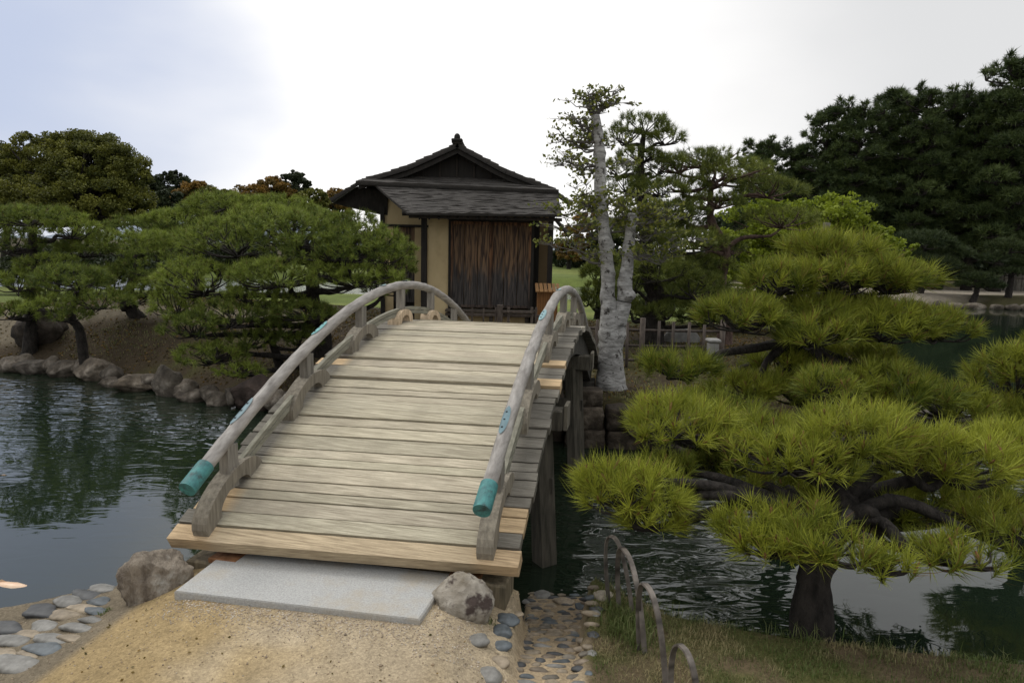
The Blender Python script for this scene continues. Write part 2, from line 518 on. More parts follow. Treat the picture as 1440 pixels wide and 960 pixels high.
def mat_ground():
    m, t, b = newmat('ground')
    L = t.links.new
    co = nd(t, 'ShaderNodeTexCoord')
    at = nd(t, 'ShaderNodeAttribute', attribute_name='col')
    n1 = nd(t, 'ShaderNodeTexNoise', {'Scale': 1.1, 'Detail': 8, 'Roughness': 0.62})
    n2 = nd(t, 'ShaderNodeTexNoise', {'Scale': 130.0, 'Detail': 3, 'Roughness': 0.7})
    v2 = nd(t, 'ShaderNodeTexVoronoi', {'Scale': 95.0})
    n3 = nd(t, 'ShaderNodeTexNoise', {'Scale': 9.0, 'Detail': 6, 'Roughness': 0.7})
    for n in (n1, n2, v2, n3):
        L(co.outputs['Object'], n.inputs['Vector'])
    r1 = nd(t, 'ShaderNodeMapRange', {'From Min': 0.3, 'From Max': 0.7, 'To Min': 0.72, 'To Max': 1.18})
    L(n1.outputs['Fac'], r1.inputs['Value'])
    r2 = nd(t, 'ShaderNodeMapRange', {'From Min': 0.3, 'From Max': 0.7, 'To Min': 0.80, 'To Max': 1.16})
    L(n2.outputs['Fac'], r2.inputs['Value'])
    r3 = nd(t, 'ShaderNodeMapRange', {'From Min': 0.3, 'From Max': 0.7, 'To Min': 0.8, 'To Max': 1.15})
    L(n3.outputs['Fac'], r3.inputs['Value'])
    p = nd(t, 'ShaderNodeMath', operation='MULTIPLY')
    L(r1.outputs[0], p.inputs[0])
    L(r2.outputs[0], p.inputs[1])
    p2 = nd(t, 'ShaderNodeMath', operation='MULTIPLY')
    L(p.outputs[0], p2.inputs[0])
    L(r3.outputs[0], p2.inputs[1])
    vc = nd(t, 'ShaderNodeMapRange', {'From Min': 0.0, 'From Max': 1.0, 'To Min': 0.82, 'To Max': 1.18})
    sc_ = nd(t, 'ShaderNodeSeparateColor')
    L(v2.outputs['Color'], sc_.inputs[0])
    L(sc_.outputs[0], vc.inputs['Value'])
    p3 = nd(t, 'ShaderNodeMath', operation='MULTIPLY')
    L(p2.outputs[0], p3.inputs[0])
    L(vc.outputs[0], p3.inputs[1])
    mm = nd(t, 'ShaderNodeVectorMath', operation='SCALE')
    L(at.outputs['Color'], mm.inputs[0])
    L(p3.outputs[0], mm.inputs['Scale'])
    L(mm.outputs[0], b.inputs['Base Color'])
    b.inputs['Roughness'].default_value = 0.95
    b.inputs['Specular IOR Level'].default_value = 0.15
    ad = nd(t, 'ShaderNodeMath', operation='MULTIPLY_ADD')
    ad.inputs[1].default_value = 4.0
    L(n3.outputs['Fac'], ad.inputs[0])
    L(n2.outputs['Fac'], ad.inputs[2])
    bp = nd(t, 'ShaderNodeBump', {'Strength': 0.7, 'Distance': 0.012})
    L(ad.outputs[0], bp.inputs['Height'])
    L(bp.outputs[0], b.inputs['Normal'])
    return m


M['ground'] = mat_ground()


def mat_water():
    m, t, b = newmat('pond_water')
    L = t.links.new
    b.inputs['Base Color'].default_value = (0.010, 0.017, 0.010, 1)
    b.inputs['Roughness'].default_value = 0.02
    b.inputs['IOR'].default_value = 1.5
    b.inputs['Specular IOR Level'].default_value = 0.9
    co = nd(t, 'ShaderNodeTexCoord')
    mp = nd(t, 'ShaderNodeMapping', {'Scale': (1.0, 2.3, 1), 'Rotation': (0, 0, rad(-14))})
    L(co.outputs['Object'], mp.inputs['Vector'])
    n1 = nd(t, 'ShaderNodeTexNoise', {'Scale': 2.6, 'Detail': 2, 'Roughness': 0.45, 'Distortion': 0.8})
    n2 = nd(t, 'ShaderNodeTexNoise', {'Scale': 0.28, 'Detail': 2})
    L(mp.outputs[0], n1.inputs['Vector'])
    L(co.outputs['Object'], n2.inputs['Vector'])
    r = nd(t, 'ShaderNodeMapRange', {'From Min': 0.38, 'From Max': 0.62, 'To Min': 0.35, 'To Max': 1.0})
    L(n2.outputs['Fac'], r.inputs['Value'])
    def calm(cx, cy, r0, r1):                       # sheltered stretches lie still
        ds = nd(t, 'ShaderNodeVectorMath', operation='DISTANCE')
        L(co.outputs['Object'], ds.inputs[0])
        ds.inputs[1].default_value = (cx, cy, WATER)
        q = nd(t, 'ShaderNodeMapRange', {'From Min': r0, 'From Max': r1}, interpolation_type='SMOOTHSTEP')
        L(ds.outputs['Value'], q.inputs['Value'])
        return q.outputs[0]
    k = r.outputs[0]
    for c_ in ((4.2, 3.9, 1.9, 2.7), (-4.6, 3.9, 1.0, 9.0), (16, 24, 9, 15)):
        mu = nd(t, 'ShaderNodeMath', operation='MULTIPLY')
        L(k, mu.inputs[0])
        L(calm(*c_), mu.inputs[1])
        k = mu.outputs[0]
    k2 = nd(t, 'ShaderNodeMath', operation='MULTIPLY_ADD')
    k2.inputs[1].default_value = 0.95
    k2.inputs[2].default_value = 0.03
    L(k, k2.inputs[0])
    bp = nd(t, 'ShaderNodeBump', {'Distance': 0.055})
    L(k2.outputs[0], bp.inputs['Strength'])
    L(n1.outputs['Fac'], bp.inputs['Height'])
    L(bp.outputs[0], b.inputs['Normal'])
    return m


M['water'] = mat_water()
M['koi'] = mat_surface('koi_skin', (0.62, 0.40, 0.26), (0.75, 0.60, 0.45), 9.0, (1, 1, 1), 0.35, 0.0)

# ------------------------------------------------------------------ terrain
POND = np.array([(-3.2, 3.46), (-2.74, 3.60), (-2.42, 3.74), (-2.05, 3.72), (-1.75, 3.74), (-0.9, 3.62), (0.0, 3.72), (0.10, 4.5), (0.64, 4.5), (0.74, 3.95),
                 (1.0, 3.62), (1.6, 3.42), (2.3, 3.28), (3.2, 3.12), (6, 2.8), (14, 2.2), (40, 2), (48, 20), (44, 33.2), (27, 32.6), (19, 33.5), (15, 33),
                 (10, 26), (7.8, 16), (6.9, 10.6), (5.2, 8.7), (3.6, 8.1), (2.2, 7.9), (1.5, 8.15), (0.8, 8.2), (0.2, 8.6), (-1.2, 9.2), (-2.6, 9.55),
                 (-4.05, 9.8), (-4.9, 10.2), (-6.2, 10.75), (-7.5, 11.25), (-9.3, 12.0), (-14, 13.4), (-26, 14.5), (-40, 12), (-30, 4.5), (-12, 2.6), (-5, 3.2)])
POND2 = np.array([(-40, 35), (-20, 34), (-8, 34.6), (1, 34.2), (7, 34.6), (9, 38), (6, 44.0), (-10, 43.6), (-40, 45)])


def sdf(poly, x, y):
    """positive inside"""
    P = np.stack([x, y], -1)
    d2 = np.full(x.shape, 1e12)
    ins = np.zeros(x.shape, bool)
    for i in range(len(poly)):
        a, b = poly[i], poly[(i + 1) % len(poly)]
        e = b - a
        w = P - a
        t = np.clip((w @ e) / (e @ e), 0, 1)
        dd = w - t[..., None] * e
        d2 = np.minimum(d2, (dd ** 2).sum(-1))
        c = ((a[1] > P[..., 1]) != (b[1] > P[..., 1])) & (P[..., 0] < (b[0] - a[0]) * (P[..., 1] - a[1]) / (b[1] - a[1] + 1e-12) + a[0])
        ins ^= c
    d = np.sqrt(d2)
    return np.where(ins, d, -d)


def lattice(x, y, s, seed):
    """cheap smooth value noise 0..1"""
    X, Y = x / s, y / s
    ix, iy = np.floor(X).astype(int), np.floor(Y).astype(int)
    fx, fy = X - ix, Y - iy
    h = lambda i, j: (np.sin(i * 127.1 + j * 311.7 + seed * 74.7) * 43758.5453) % 1.0
    fx, fy = fx * fx * (3 - 2 * fx), fy * fy * (3 - 2 * fy)
    return (h(ix, iy) * (1 - fx) + h(ix + 1, iy) * fx) * (1 - fy) + (h(ix, iy + 1) * (1 - fx) + h(ix + 1, iy + 1) * fx) * fy


def ramp_mask(x, y):
    xl = 0.0 + (y - 2.7) * 0.075
    xr = 0.37 + (y - 2.7) * 0.15
    return smooth01((x - xl) / 0.06) * smooth01((xr - x) / 0.06) * smooth01((y - 2.2) / 0.3) * smooth01((4.75 + .12 * np.sin(x * 17) - y) / 0.25)


def land_h(x, y, d=None):
    x, y = np.asarray(x, float), np.asarray(y, float)
    if d is None:
        d = np.maximum(sdf(POND, x, y), sdf(POND2, x, y))
    z = 0.03 * (lattice(x, y, 1.3, 1) - .5) + 0.02 * (lattice(x, y, .45, 2) - .5)
    near = smooth01((5.2 - y) / 0.6)
    # near bank: path rises gently to the slab, falls a little towards both cobbled edges
    z += near * 0.128 * smooth01((x + 2.2) / .7) * smooth01((0.02 - x) / .35)
    z += near * (-0.10) * smooth01((-1.7 - x) / 1.2)
    z += near * (-0.10) * smooth01((x - 0.1) / 0.5) * smooth01((y - 2.2) / 1.3)
    # far bank mounds
    far = 1 - near
    z += far * 0.55 * np.exp(-(((x + 8.0) / 5.5) ** 2 + ((y - 15.5) / 3.6) ** 2))
    z += far * 0.12 * smooth01((y - 9.5) / 3) * smooth01((20 - y) / 4) * smooth01((x + 5) / 3)
    z += far * 0.9 * smooth01((y - 60) / 60)
    z -= far * 0.47 * smooth01((y - 19) / 9) * smooth01((39 - y) / 3) * smooth01((11 - x) / 3)
    # bank
    edge = smooth01((-d) / 0.32 + 0.25)
    soft = smooth01((y - 25) / 5)
    lb = smooth01((-2.4 - x) / 1.0) * smooth01((y - 8.6) / .6) * (1 - soft)
    edge = edge * (1 - lb) + (.42 * smooth01((-d) / .3 + .3) + .58 * smooth01(-d / 1.8)) * lb
    edge = edge * (1 - soft) + smooth01((-d) / 2.6 + 0.05) * soft
    low = WATER - 0.45
    zz = low + (z - low) * edge
    rm = ramp_mask(x, y)
    zr = -0.02 - 0.55 * smooth01((y - 2.55) / 2.1) ** 0.9
    zz = zz * (1 - rm) + np.maximum(zr, low) * rm
    return zz


def hz(x, y):
    return float(land_h(np.array([x]), np.array([y]))[0])


def lerp3(a, b, k):
    return a * (1 - k[..., None]) + np.array(b) * k[..., None]


def ground_col(x, y, d):
    n = lattice(x, y, .5, 5) * .6 + lattice(x, y, .14, 6) * .4
    big = lattice(x, y, 2.5, 8)
    col = np.zeros(x.shape + (3,)) + np.array([0.050, 0.037, 0.022])
    # moss and soil on the far bank
    col = lerp3(col, (0.058, 0.056, 0.018), smooth01((n * .6 + big * .6 - .62) / .2) * .8)
    # trodden sandy path on the left mound and round the tea house
    pth = smooth01(1 - np.abs(y - (13.6 + 0.05 * (x + 8) ** 2 * .3)) / 1.1) * smooth01((-3.5 - x) / 1.5)
    col = lerp3(col, (0.16, 0.135, 0.095), smooth01((pth + n - .75) / .3))
    isl = smooth01((y - 9.4) / .6) * smooth01((13.5 - y) / .8) * smooth01((x + 3.0) / .6) * smooth01((1.2 - x) / .5)
    col = lerp3(col, (0.20, 0.165, 0.115), isl)
    # lawns
    lawn = smooth01((y - 16.5 + n * 1.5 + np.where(x < -3, -2.0, 0)) / 1.2) * smooth01((x + 30) / 10)
    col = lerp3(col, (0.105, 0.135, 0.032), lawn)
    col = lerp3(col, (0.17, 0.19, 0.05), lawn * smooth01((big - .45) / .3) * .6)
    # sandy beach across the right pond
    bx = smooth01((x - 12) / 1.5) * smooth01((y - 30) / 1)
    col = lerp3(col, (0.055, 0.05, 0.022), bx)
    beach = bx * smooth01((y - 34.6 - smooth01((x - 24) / 2.5) * 2.2 + n) / .8) * smooth01((45 - y) / 2)
    col = lerp3(col, (0.36, 0.315, 0.25), beach)
    # near bank
    near = smooth01((5.2 - y) / 0.4)
    sand = np.zeros(x.shape + (3,)) + np.array([0.345, 0.255, 0.130])
    sand = lerp3(sand, (0.40, 0.325, 0.22), smooth01((n * .5 + big * .7 - .5) / .3))
    sand = lerp3(sand, (0.20, 0.165, 0.115), smooth01((-1.75 - x - (3.5 - y) * .25) / .12) * smooth01((y - 2.2) / .3))
    rightb = smooth01((x - 0.33 - (y - 2.7) * .12 + (n - .5) * .12) / .07)
    turf = np.zeros(x.shape + (3,)) + np.array([0.125, 0.095, 0.055])
    turf = lerp3(turf, (0.085, 0.085, 0.03), smooth01((n - .45) / .25))
    nb = lerp3(sand, turf, rightb)
    nb = nb * (1 - rightb[..., None]) + turf * rightb[..., None]
    col = col * (1 - near[..., None]) + nb * near[..., None]
    # mud at and under the water line
    mud = smooth01((d + 0.16) / 0.25) * smooth01((28 - y) / 3)
    rm = ramp_mask(x, y)
    mud = mud * (1 - rm)
    col = lerp3(col, (0.035, 0.034, 0.02), mud)
    col = lerp3(col, (0.36, 0.28, 0.18), rm * smooth01((4.6 - y) / .3))
    return col


def axis(lo, hi, c0, c1, fine, grow):
    a = list(np.arange(c0, c1, fine))
    s = fine
    p = a[-1]
    while p < hi:
        s *= grow
        p += s
        a.append(min(p, hi))
    s = fine
    p = a[0]
    pre = []
    while p > lo:
        s *= grow
        p -= s
        pre.append(max(p, lo))
    return np.array(pre[::-1] + a)


ax_ = axis(-700, 700, -4.2, 4.0, 0.035, 1.07)
ay_ = axis(-25, 1800, 2.0, 4.7, 0.03, 1.028)
gx, gy = np.meshgrid(ax_, ay_)
gd = np.maximum(sdf(POND, gx, gy), sdf(POND2, gx, gy))
gz = land_h(gx, gy, gd)
gc = ground_col(gx, gy, gd)
ny, nx = gx.shape
idx = np.arange(nx * ny).reshape(ny, nx)
quads = np.stack([idx[:-1, :-1], idx[:-1, 1:], idx[1:, 1:], idx[1:, :-1]], -1).reshape(-1, 4)
o = mk('ground', np.stack([gx, gy, gz], -1).reshape(-1, 3), [quads], M['ground'], attrs={'col': gc.reshape(-1, 3)}, smooth=True)
tag(o, kind='structure')

o = mk('water', [(-60, -6, WATER), (60, -6, WATER), (60, 48, WATER), (-60, 48, WATER)], [(0, 1, 2, 3)], M['water'])
tag(o, kind='structure')

# hills on the skyline
hv, hf = [], []
hx = np.linspace(-1800, 1400, 90)
for i, x in enumerate(hx):
    top = 14 + 135 * math.exp(-((x + 700) / 160) ** 2) + 14 * math.sin(x * .011) + 8 * math.sin(x * .037 + 1)
    hv += [(x, 1650, -5), (x, 1720, top), (x, 1900, -5)]
for i in range(len(hx) - 1):
    a = i * 3
    hf += [(a, a + 3, a + 4, a + 1), (a + 1, a + 4, a + 5, a + 2)]
tag(mk('hills', hv, hf, M['hill'], smooth=True), kind='structure')

# ------------------------------------------------------------------ arched bridge (local frame: x across, y along, z up)
S = 1.2
CX, CY, YAW = -0.259225 * S, 5.277943 * S, 0.198319
ZC, BR, BW, AF = 0.977901 * S, 3.8922608 * S, 1.6312736 * S, 2.569353 * S
BE, HR, K4, H2, SK = 0.148836 * S, 0.3012 * S, -0.0023383 / S ** 3, -0.0011178 / S, 0.075595


def dz(t):
    return ZC - t * t / (2 * BR) - K4 * t ** 4


def slope(t):
    return -t / BR - 4 * K4 * t ** 3


def bl(t, lat, off=0.0, nrm=0.0):
    """deck point in the bridge's frame; nrm = offset along the deck's normal"""
    s = slope(t)
    k = 1 / math.sqrt(1 + s * s)
    return np.array([lat, t + SK * lat - s * k * nrm, dz(t) + off + k * nrm])


def build_bridge():
    rng = np.random.default_rng(11)
    root = empty('arched_bridge', (CX, CY, 0), -YAW)
    tag(root, 'arched wooden footbridge with low log handrails and teal copper end caps', 'bridge')
    # arc-length table
    tt = np.linspace(-AF, AF, 800)
    ds = np.sqrt(1 + np.array([slope(t) for t in tt]) ** 2)
    sl_ = np.concatenate([[0], np.cumsum((ds[1:] + ds[:-1]) / 2 * np.diff(tt))])
    N = 64
    widths = rng.uniform(.68, 1.3, N)
    widths[0] = 1.12
    edges = np.concatenate([[0], np.cumsum(widths)])
    edges = edges / edges[-1] * sl_[-1]
    te = np.interp(edges, sl_, tt)
    grey, worn, new = np.array([.22, .205, .175]), np.array([.57, .515, .395]), np.array([.62, .46, .28])
    mb = MB()
    for i in range(N):
        g = rng.uniform(.0028, .0075)
        ta, tb = te[i] + g, te[i + 1] - g
        th = 0.082 if i == 0 else 0.05
        lift = rng.uniform(-.005, .005) + (0.014 if i in (16, 19, 11) else 0)
        xl = -BW / 2 + rng.uniform(-.012, .012)
        xr = BW / 2 + rng.uniform(-.014, .012)
        tone = rng.uniform(.80, 1.06)
        base = worn * tone * (1 + rng.uniform(-.012, .012, 3))
        outl = grey * rng.uniform(.75, 1.1)
        outr = grey * rng.uniform(.7, 1.1)
        if i == 0: base = new * .55 + worn * .38; outl = outr = new * np.array([.98, .98, 1.0])
        if i in (2, 3): outr = new * rng.uniform(.95, 1.05); outl = new
        if i == 3: outl = new * 1.06
        if i in (16, 19): outr = new * 1.12
        if i == 18: outl = new * 1.15
        if i in (32, 33): outr = np.array([.62, .58, .5]); outl = np.array([.66, .62, .53])
        xs = np.array([xl, xl + .05, -BW / 2 + .19, -BW / 2 + .27, -.45, 0, .45, BW / 2 - .27, BW / 2 - .19, xr - .05, xr])
        wob = rng.normal(0, .0015, len(xs))
        vs, cs = [], []
        for k, x in enumerate(xs):
            o_ = max(0, min(1, (abs(x) - (BW / 2 - .27)) / .06))
            c = base * (1 - o_) + (outl if x < 0 else outr) * o_
            for t_, nn in ((ta, -th), (tb, -th), (tb, lift), (ta, lift)):
                vs.append(bl(t_ + wob[k] * .7, x, 0, nn))
                cs.append(c)
        f = []
        for k in range(len(xs) - 1):
            a = k * 4
            for e in range(4):
                e2 = (e + 1) % 4
                f.append((a + e, a + e2, a + 4 + e2, a + 4 + e))
        f += [(0, 3, 2, 1), tuple(4 * (len(xs) - 1) + q for q in (0, 1, 2, 3))]
        mb.add(vs, f, np.array(cs))
    mb.build('deck', M['deck'], root)
    # arched girders below the planks
    for lat in (-BW / 2 + .26, 0.0, BW / 2 - .16):
        g = MB()
        ts = np.linspace(-AF + .12, AF - .12, 44)
        ring = []
        for t_ in ts:
            for dx, nn in ((-.06, -.30), (.06, -.30), (.06, -.055), (-.06, -.055)):
                ring.append(bl(t_, lat + dx, 0, nn))
        f = []
        for k in range(len(ts) - 1):
            for e in range(4):
                e2 = (e + 1) % 4
                f.append((k * 4 + e, k * 4 + e2, k * 4 + 4 + e2, k * 4 + 4 + e))
        f += [(3, 2, 1, 0), tuple(4 * (len(ts) - 1) + q for q in (0, 1, 2, 3))]
        g.add(ring, f)
        g.build('arch_beam', M['dark_timber'], root)
    # handrails
    posts_t = [-2.78 + .925 * k for k in range(7)]
    for sgn in (-1, 1):
        lat = sgn * (BW / 2 - BE)
        ts = np.linspace(-AF + .05, AF + .05, 90)
        P = np.array([bl(t_, lat, HR + H2 * t_ * t_) for t_ in ts])
        jit = np.random.default_rng(5 + sgn).normal(size=(90, 3)) * .0016
        P = P + jit
        v, f = tube(P, 0.041, 20, True, rough=.02, rng=np.random.default_rng(3 + sgn))
        # tan strip of newer wood let into the top of the log, between the copper plates
        nrm_up = v.reshape(90, 20, 3)[:, :, 2] - P[:, None, 2]
        c = np.ones((90, 20, 3)) * np.random.default_rng(8).uniform(.85, 1.1, (90, 20, 1))
        side = (v.reshape(90, 20, 3)[:, :, 0] - P[:, None, 0]) * -1
        top = (nrm_up * .8 + side * .5) > .0385
        zone = ((ts > -2.9) & (ts < -2.74)) | ((ts > -2.5) & (ts < -1.75))
        c[zone[:, None] & top] = (1.5, 1.12, .82)
        r = mk('handrail', v, f, M['rail'], root, {'col': c.reshape(-1, 3)}, True)
        # copper cap over the near end
        tc_ = np.linspace(-AF - .06, -AF + .10, 9)
        Pc = np.array([bl(t_, lat, HR + H2 * t_ * t_) for t_ in tc_])
        rc = np.array([.0475, .0495, .0485, .0485, .0485, .0485, .0485, .0485, .0478])
        v, f = tube(Pc, rc, 24, True)
        mk('end_cap', v, f, M['copper'], r, None, False)
        # far end cap
        tc_ = np.linspace(AF - .1, AF + .1, 5)
        Pc = np.array([bl(t_, lat, HR + H2 * t_ * t_) for t_ in tc_])
        v, f = tube(Pc, .0485, 20, True)
        mk('end_cap', v, f, M['copper'], r, None, False)
        # oval plates nailed on the log
        plist = ((-2.60, (.55, .58, .62)), (-1.62, (.62, 1.05, .98)), (-.42, (1.1, 1.0, .95)), (.15, (1, 1, 1))) if sgn < 0 else ((-2.55, (.5, .54, .58)), (-1.22, (.95, 1.0, 1.0)), (-.35, (1.4, 1.25, 1.2)))
        for tp, pc in plist:
            pm = MB()
            half = .115 if tp < -1 else .06
            an = .0
            vs, fs = [], []
            K, J = 13, 7
            for k in range(K):
                u = -1 + 2 * k / (K - 1)
                t_ = tp + u * half
                wdt = .55 * math.sqrt(max(0.02, 1 - abs(u) ** 2.2))
                Pq = bl(t_, lat, HR + H2 * t_ * t_)
                s_ = slope(t_)
                kk = 1 / math.sqrt(1 + s_ * s_)
                nu = np.array([0, -s_ * kk, kk])
                na = np.array([1, 0, 0])
                for j in range(J):
                    th = (-.30 if sgn < 0 else -.25) + wdt * (-1 + 2 * j / (J - 1)) * 1.0
                    vs.append(Pq + .0475 * (math.sin(th) * na + math.cos(th) * nu))
            for k in range(K - 1):
                for j in range(J - 1):
                    a = k * J + j
                    fs.append((a, a + 1, a + J + 1, a + J))
            pm.add(vs, fs, pc)
            for u in (-.55, 0, .55):            # nail heads
                t_ = tp + u * half
                Pq = bl(t_, lat, HR + H2 * t_ * t_)
                s_ = slope(t_)
                kk = 1 / math.sqrt(1 + s_ * s_)
                th = -.28
                q = Pq + .0485 * (math.sin(th) * np.array([1, 0, 0]) + math.cos(th) * np.array([0, -s_ * kk, kk]))
                pm.box(q, (.010, .010, .006), None, (.05, .05, .05))
            pm.build('copper_plate', M['plate'], r, True)
        # lower rail: two thin curved boards with a groove between
        lr = MB()
        for o1, o2, hw in ((.070, .104, .017), (.110, .142, .015)):
            ts2 = np.linspace(posts_t[0], posts_t[-1], 70)
            ring = []
            for t_ in ts2:
                for dx, nn in ((-hw, o1), (hw, o1), (hw, o2), (-hw, o2)):
                    ring.append(bl(t_, lat + dx, nn, 0))
            f = []
            for k in range(len(ts2) - 1):
                for e in range(4):
                    e2 = (e + 1) % 4
                    f.append((k * 4 + e, k * 4 + e2, k * 4 + 4 + e2, k * 4 + 4 + e))
            f += [(3, 2, 1, 0), tuple(4 * (len(ts2) - 1) + q for q in (0, 1, 2, 3))]
            lr.add(ring, f)
        lr.build('lower_rail', M['lower_rail'], root)
        for k, tp in enumerate(posts_t):
            pm = MB()
            z0 = dz(tp) + .05
            z1 = dz(tp) + HR + H2 * tp * tp - .03
            cc = bl(tp, lat)
            tint = np.ones(3) * rng.uniform(.8, 1.15)
            pm.box((lat, cc[1] - .018, (z0 + z1) / 2), (.058, .058, z1 - z0), None, tint, .004)
            pm.box((lat + .004, cc[1] + .031, (z0 + z1) / 2 - .004), (.05, .038, z1 - z0 - .01), None, tint * .85, .004)
            pm.build('post', M['post'], root)
            # saddle: an arched block that straddles the deck under each post
            sm = MB()
            new_ = sgn < 0 and k in (3, 4)
            L_, Hh, Th, Wb = (.20, .135, .055, .11) if new_ else (.27, .165, .075, .09)
            vs, fs = [], []
            K = 17
            for q in range(K):
                a = math.pi * q / (K - 1)
                for rr, dx in ((1, -Wb / 2), (1, Wb / 2), (0, Wb / 2), (0, -Wb / 2)):
                    if rr:
                        u, w_ = -L_ * math.cos(a), Hh * math.sin(a) ** .8
                    else:
                        u, w_ = -(L_ - Th * 1.7) * math.cos(a), (Hh - Th) * math.sin(a) ** .8
                    vs.append(bl(tp + u, lat + dx, 0, w_ - .006))
            for q in range(K - 1):
                for e in range(4):
                    e2 = (e + 1) % 4
                    fs.append((q * 4 + e, q * 4 + e2, q * 4 + 4 + e2, q * 4 + 4 + e))
            fs += [(3, 2, 1, 0), tuple(4 * (K - 1) + q for q in (0, 1, 2, 3))]
            sm.add(vs, fs, np.array([2.6, 2.2, 1.75]) if new_ else np.array([1.08, 1.04, .95]) * rng.uniform(.85, 1.1))
            s = sm.build('saddle_block', M['post'], root)
            if new_: s['label'] = 'fresh pale saddle block of new wood'
    # piers: two bents of two leaning posts with a cross beam
    for tp in (-1.28, 1.12):
        zb = dz(tp) - .37
        cb = MB()
        yb = tp
        cb.box((0, yb, zb), (BW + .02, .16, .16), None, (1.5, 1.45, 1.35), .008)
        cb.build('cross_beam', M['dark_timber'], root)
        cb = MB()
        cb.box((BW / 2 + .03, yb + SK * BW / 2, zb + .012), (.03, .19, .20), None, (2.6, 2.5, 2.3), .006)
        cb.build('beam_end_cap', M['dark_timber'], root)
        for sgn in (-1, 1):
            pm = MB()
            x0, x1 = sgn * (BW / 2 - .17), sgn * (BW / 2 - .04)
            rr = np.linspace(zb - .05, WATER - .9, 6)
            pts = [(x0 + (x1 - x0) * k / 5, yb, z) for k, z in enumerate(rr)]
            pm.tube(pts, .10, 4, (1.35, 1.3, 1.2), up=(0, 1, .2))
            pm.build('pier_post', M['dark_timber'], root)
    # second, low tie beam
    for tp in (-1.28, 1.12):
        cb = MB()
        cb.box((0, tp, .18 if tp > 0 else .1), (BW - .1, .07, .13), None, (1.2, 1.15, 1.1), .006)
        cb.build('tie_beam', M['dark_timber'], root)
    # timber sills and rusty bearing plates at the near end
    for sgn in (-1, 1):
        cb = MB()
        cb.box((sgn * (BW / 2 - .15), -AF + .16 + SK * sgn * BW / 2, .02), (.16, .22, .24), None, (2.6, 2.3, 1.8), .01)
        cb.build('sill_block', M['dark_timber'], root)
        cb = MB()
        cb.box((sgn * (BW / 2 - .30), -AF + .13 + SK * sgn * BW / 2, .155), (.17, .16, .03), None, (1, 1, 1), .004)
        cb.build('bearing_plate', M['iron'], root)
    cb = MB()
    cb.box((0, -AF + .24, .03), (BW - .2, .14, .18), None, (.8, .8, .8), .01)
    cb.build('sill_beam', M['dark_timber'], root)
    cb = MB()
    cb.box((0, AF - .2, -.02), (BW - .1, .3, .3), None, (.8, .8, .8), .01)
    cb.build('sill_beam', M['dark_timber'], root)


build_bridge()

# granite step slab
zt = 0.165
c4 = [G(245, 830, zt), G(590, 870, zt), G(634, 806, zt), G(322, 771, zt)]
slab = MB()
ctr = sum(c4) / 4
zb_ = zt - .17
low = [np.array([p[0], p[1], zb_]) for p in c4]
bv = .008
mid_ = [np.array([p[0], p[1], zt - bv]) for p in c4]
top = [p + (ctr - p) / np.linalg.norm(ctr - p) * bv for p in c4]
v = np.array(low + mid_ + top) - np.array([ctr[0], ctr[1], 0])
f = [(3, 2, 1, 0), (8, 9, 10, 11)]
for k in range(2):
    for i in range(4):
        j = (i + 1) % 4
        f.append((k * 4 + i, k * 4 + j, k * 4 + 4 + j, k * 4 + 4 + i))
slab.add(v, f)
tag(slab.build('granite_slab', M['granite'], loc=(ctr[0], ctr[1], 0)), 'pale grey granite step slab at the near foot of the bridge', 'stone slab')

# ------------------------------------------------------------------ rocks and cobbles
ICO = {}


def ico(sub):
    if sub in ICO: return ICO[sub]
    import bmesh
    bm = bmesh.new()
    bmesh.ops.create_icosphere(bm, subdivisions=sub, radius=1)
    v = np.array([q.co[:] for q in bm.verts])
    f = [tuple(q.index for q in p.verts) for p in bm.faces]
    bm.free()
    ICO[sub] = (v, f)
    return ICO[sub]


def rock_mesh(size, seed, sub=4, lump=.28, cuts=7, fine=.05, boxy=0.0):
    v, f = ico(sub)
    v = v.copy()
    if boxy:
        v = v / (np.abs(v).max(1, keepdims=True) ** boxy)
    rng = np.random.default_rng(seed)
    for k in range(cuts):                        # plane cuts give facets
        n = rng.normal(size=3)
        n /= np.linalg.norm(n)
        h = rng.uniform(.62, .9)
        d = v @ n
        v -= np.clip(d - h, 0, None)[:, None] * n * .9
    off = Vector(rng.uniform(-50, 50, 3))
    sc = np.array([mn.noise(Vector(q * 1.3) + off) * lump + mn.noise(Vector(q * 3.7) + off) * lump * .35 + mn.noise(Vector(q * 9) + off) * fine for q in v])
    v = v * (1 + sc)[:, None]
    return v * np.array(size) / 2, f


def rock(name, loc, size, seed, mat, label, cat, group=None, rz=0.0, col=(1, 1, 1), **kw):
    v, f = rock_mesh(size, seed, **kw)
    o = mk(name, v, f, mat, None, {'col': np.tile(np.array(col, float), (len(v), 1))}, True, loc)
    o.rotation_euler = (0, 0, rz)
    return tag(o, label, cat, group)


p = G(206, 858, .0)
rock('boulder', (p[0], p[1] + .12, .10), (.38, .32, .38), 3, M['rock_brown'], 'rugged brown boulder left of the granite slab', 'rock', rz=.3, sub=5, cuts=16, fine=.07, lump=.2)
p = G(648, 884, .03)
rock('boulder', (p[0] + .0, p[1] + .10, .11), (.32, .25, .29), 8, M['rock_tan'], 'squat pale boulder with dark brown patches right of the granite slab', 'rock', rz=.2, sub=5, cuts=3, lump=.16, fine=.05)

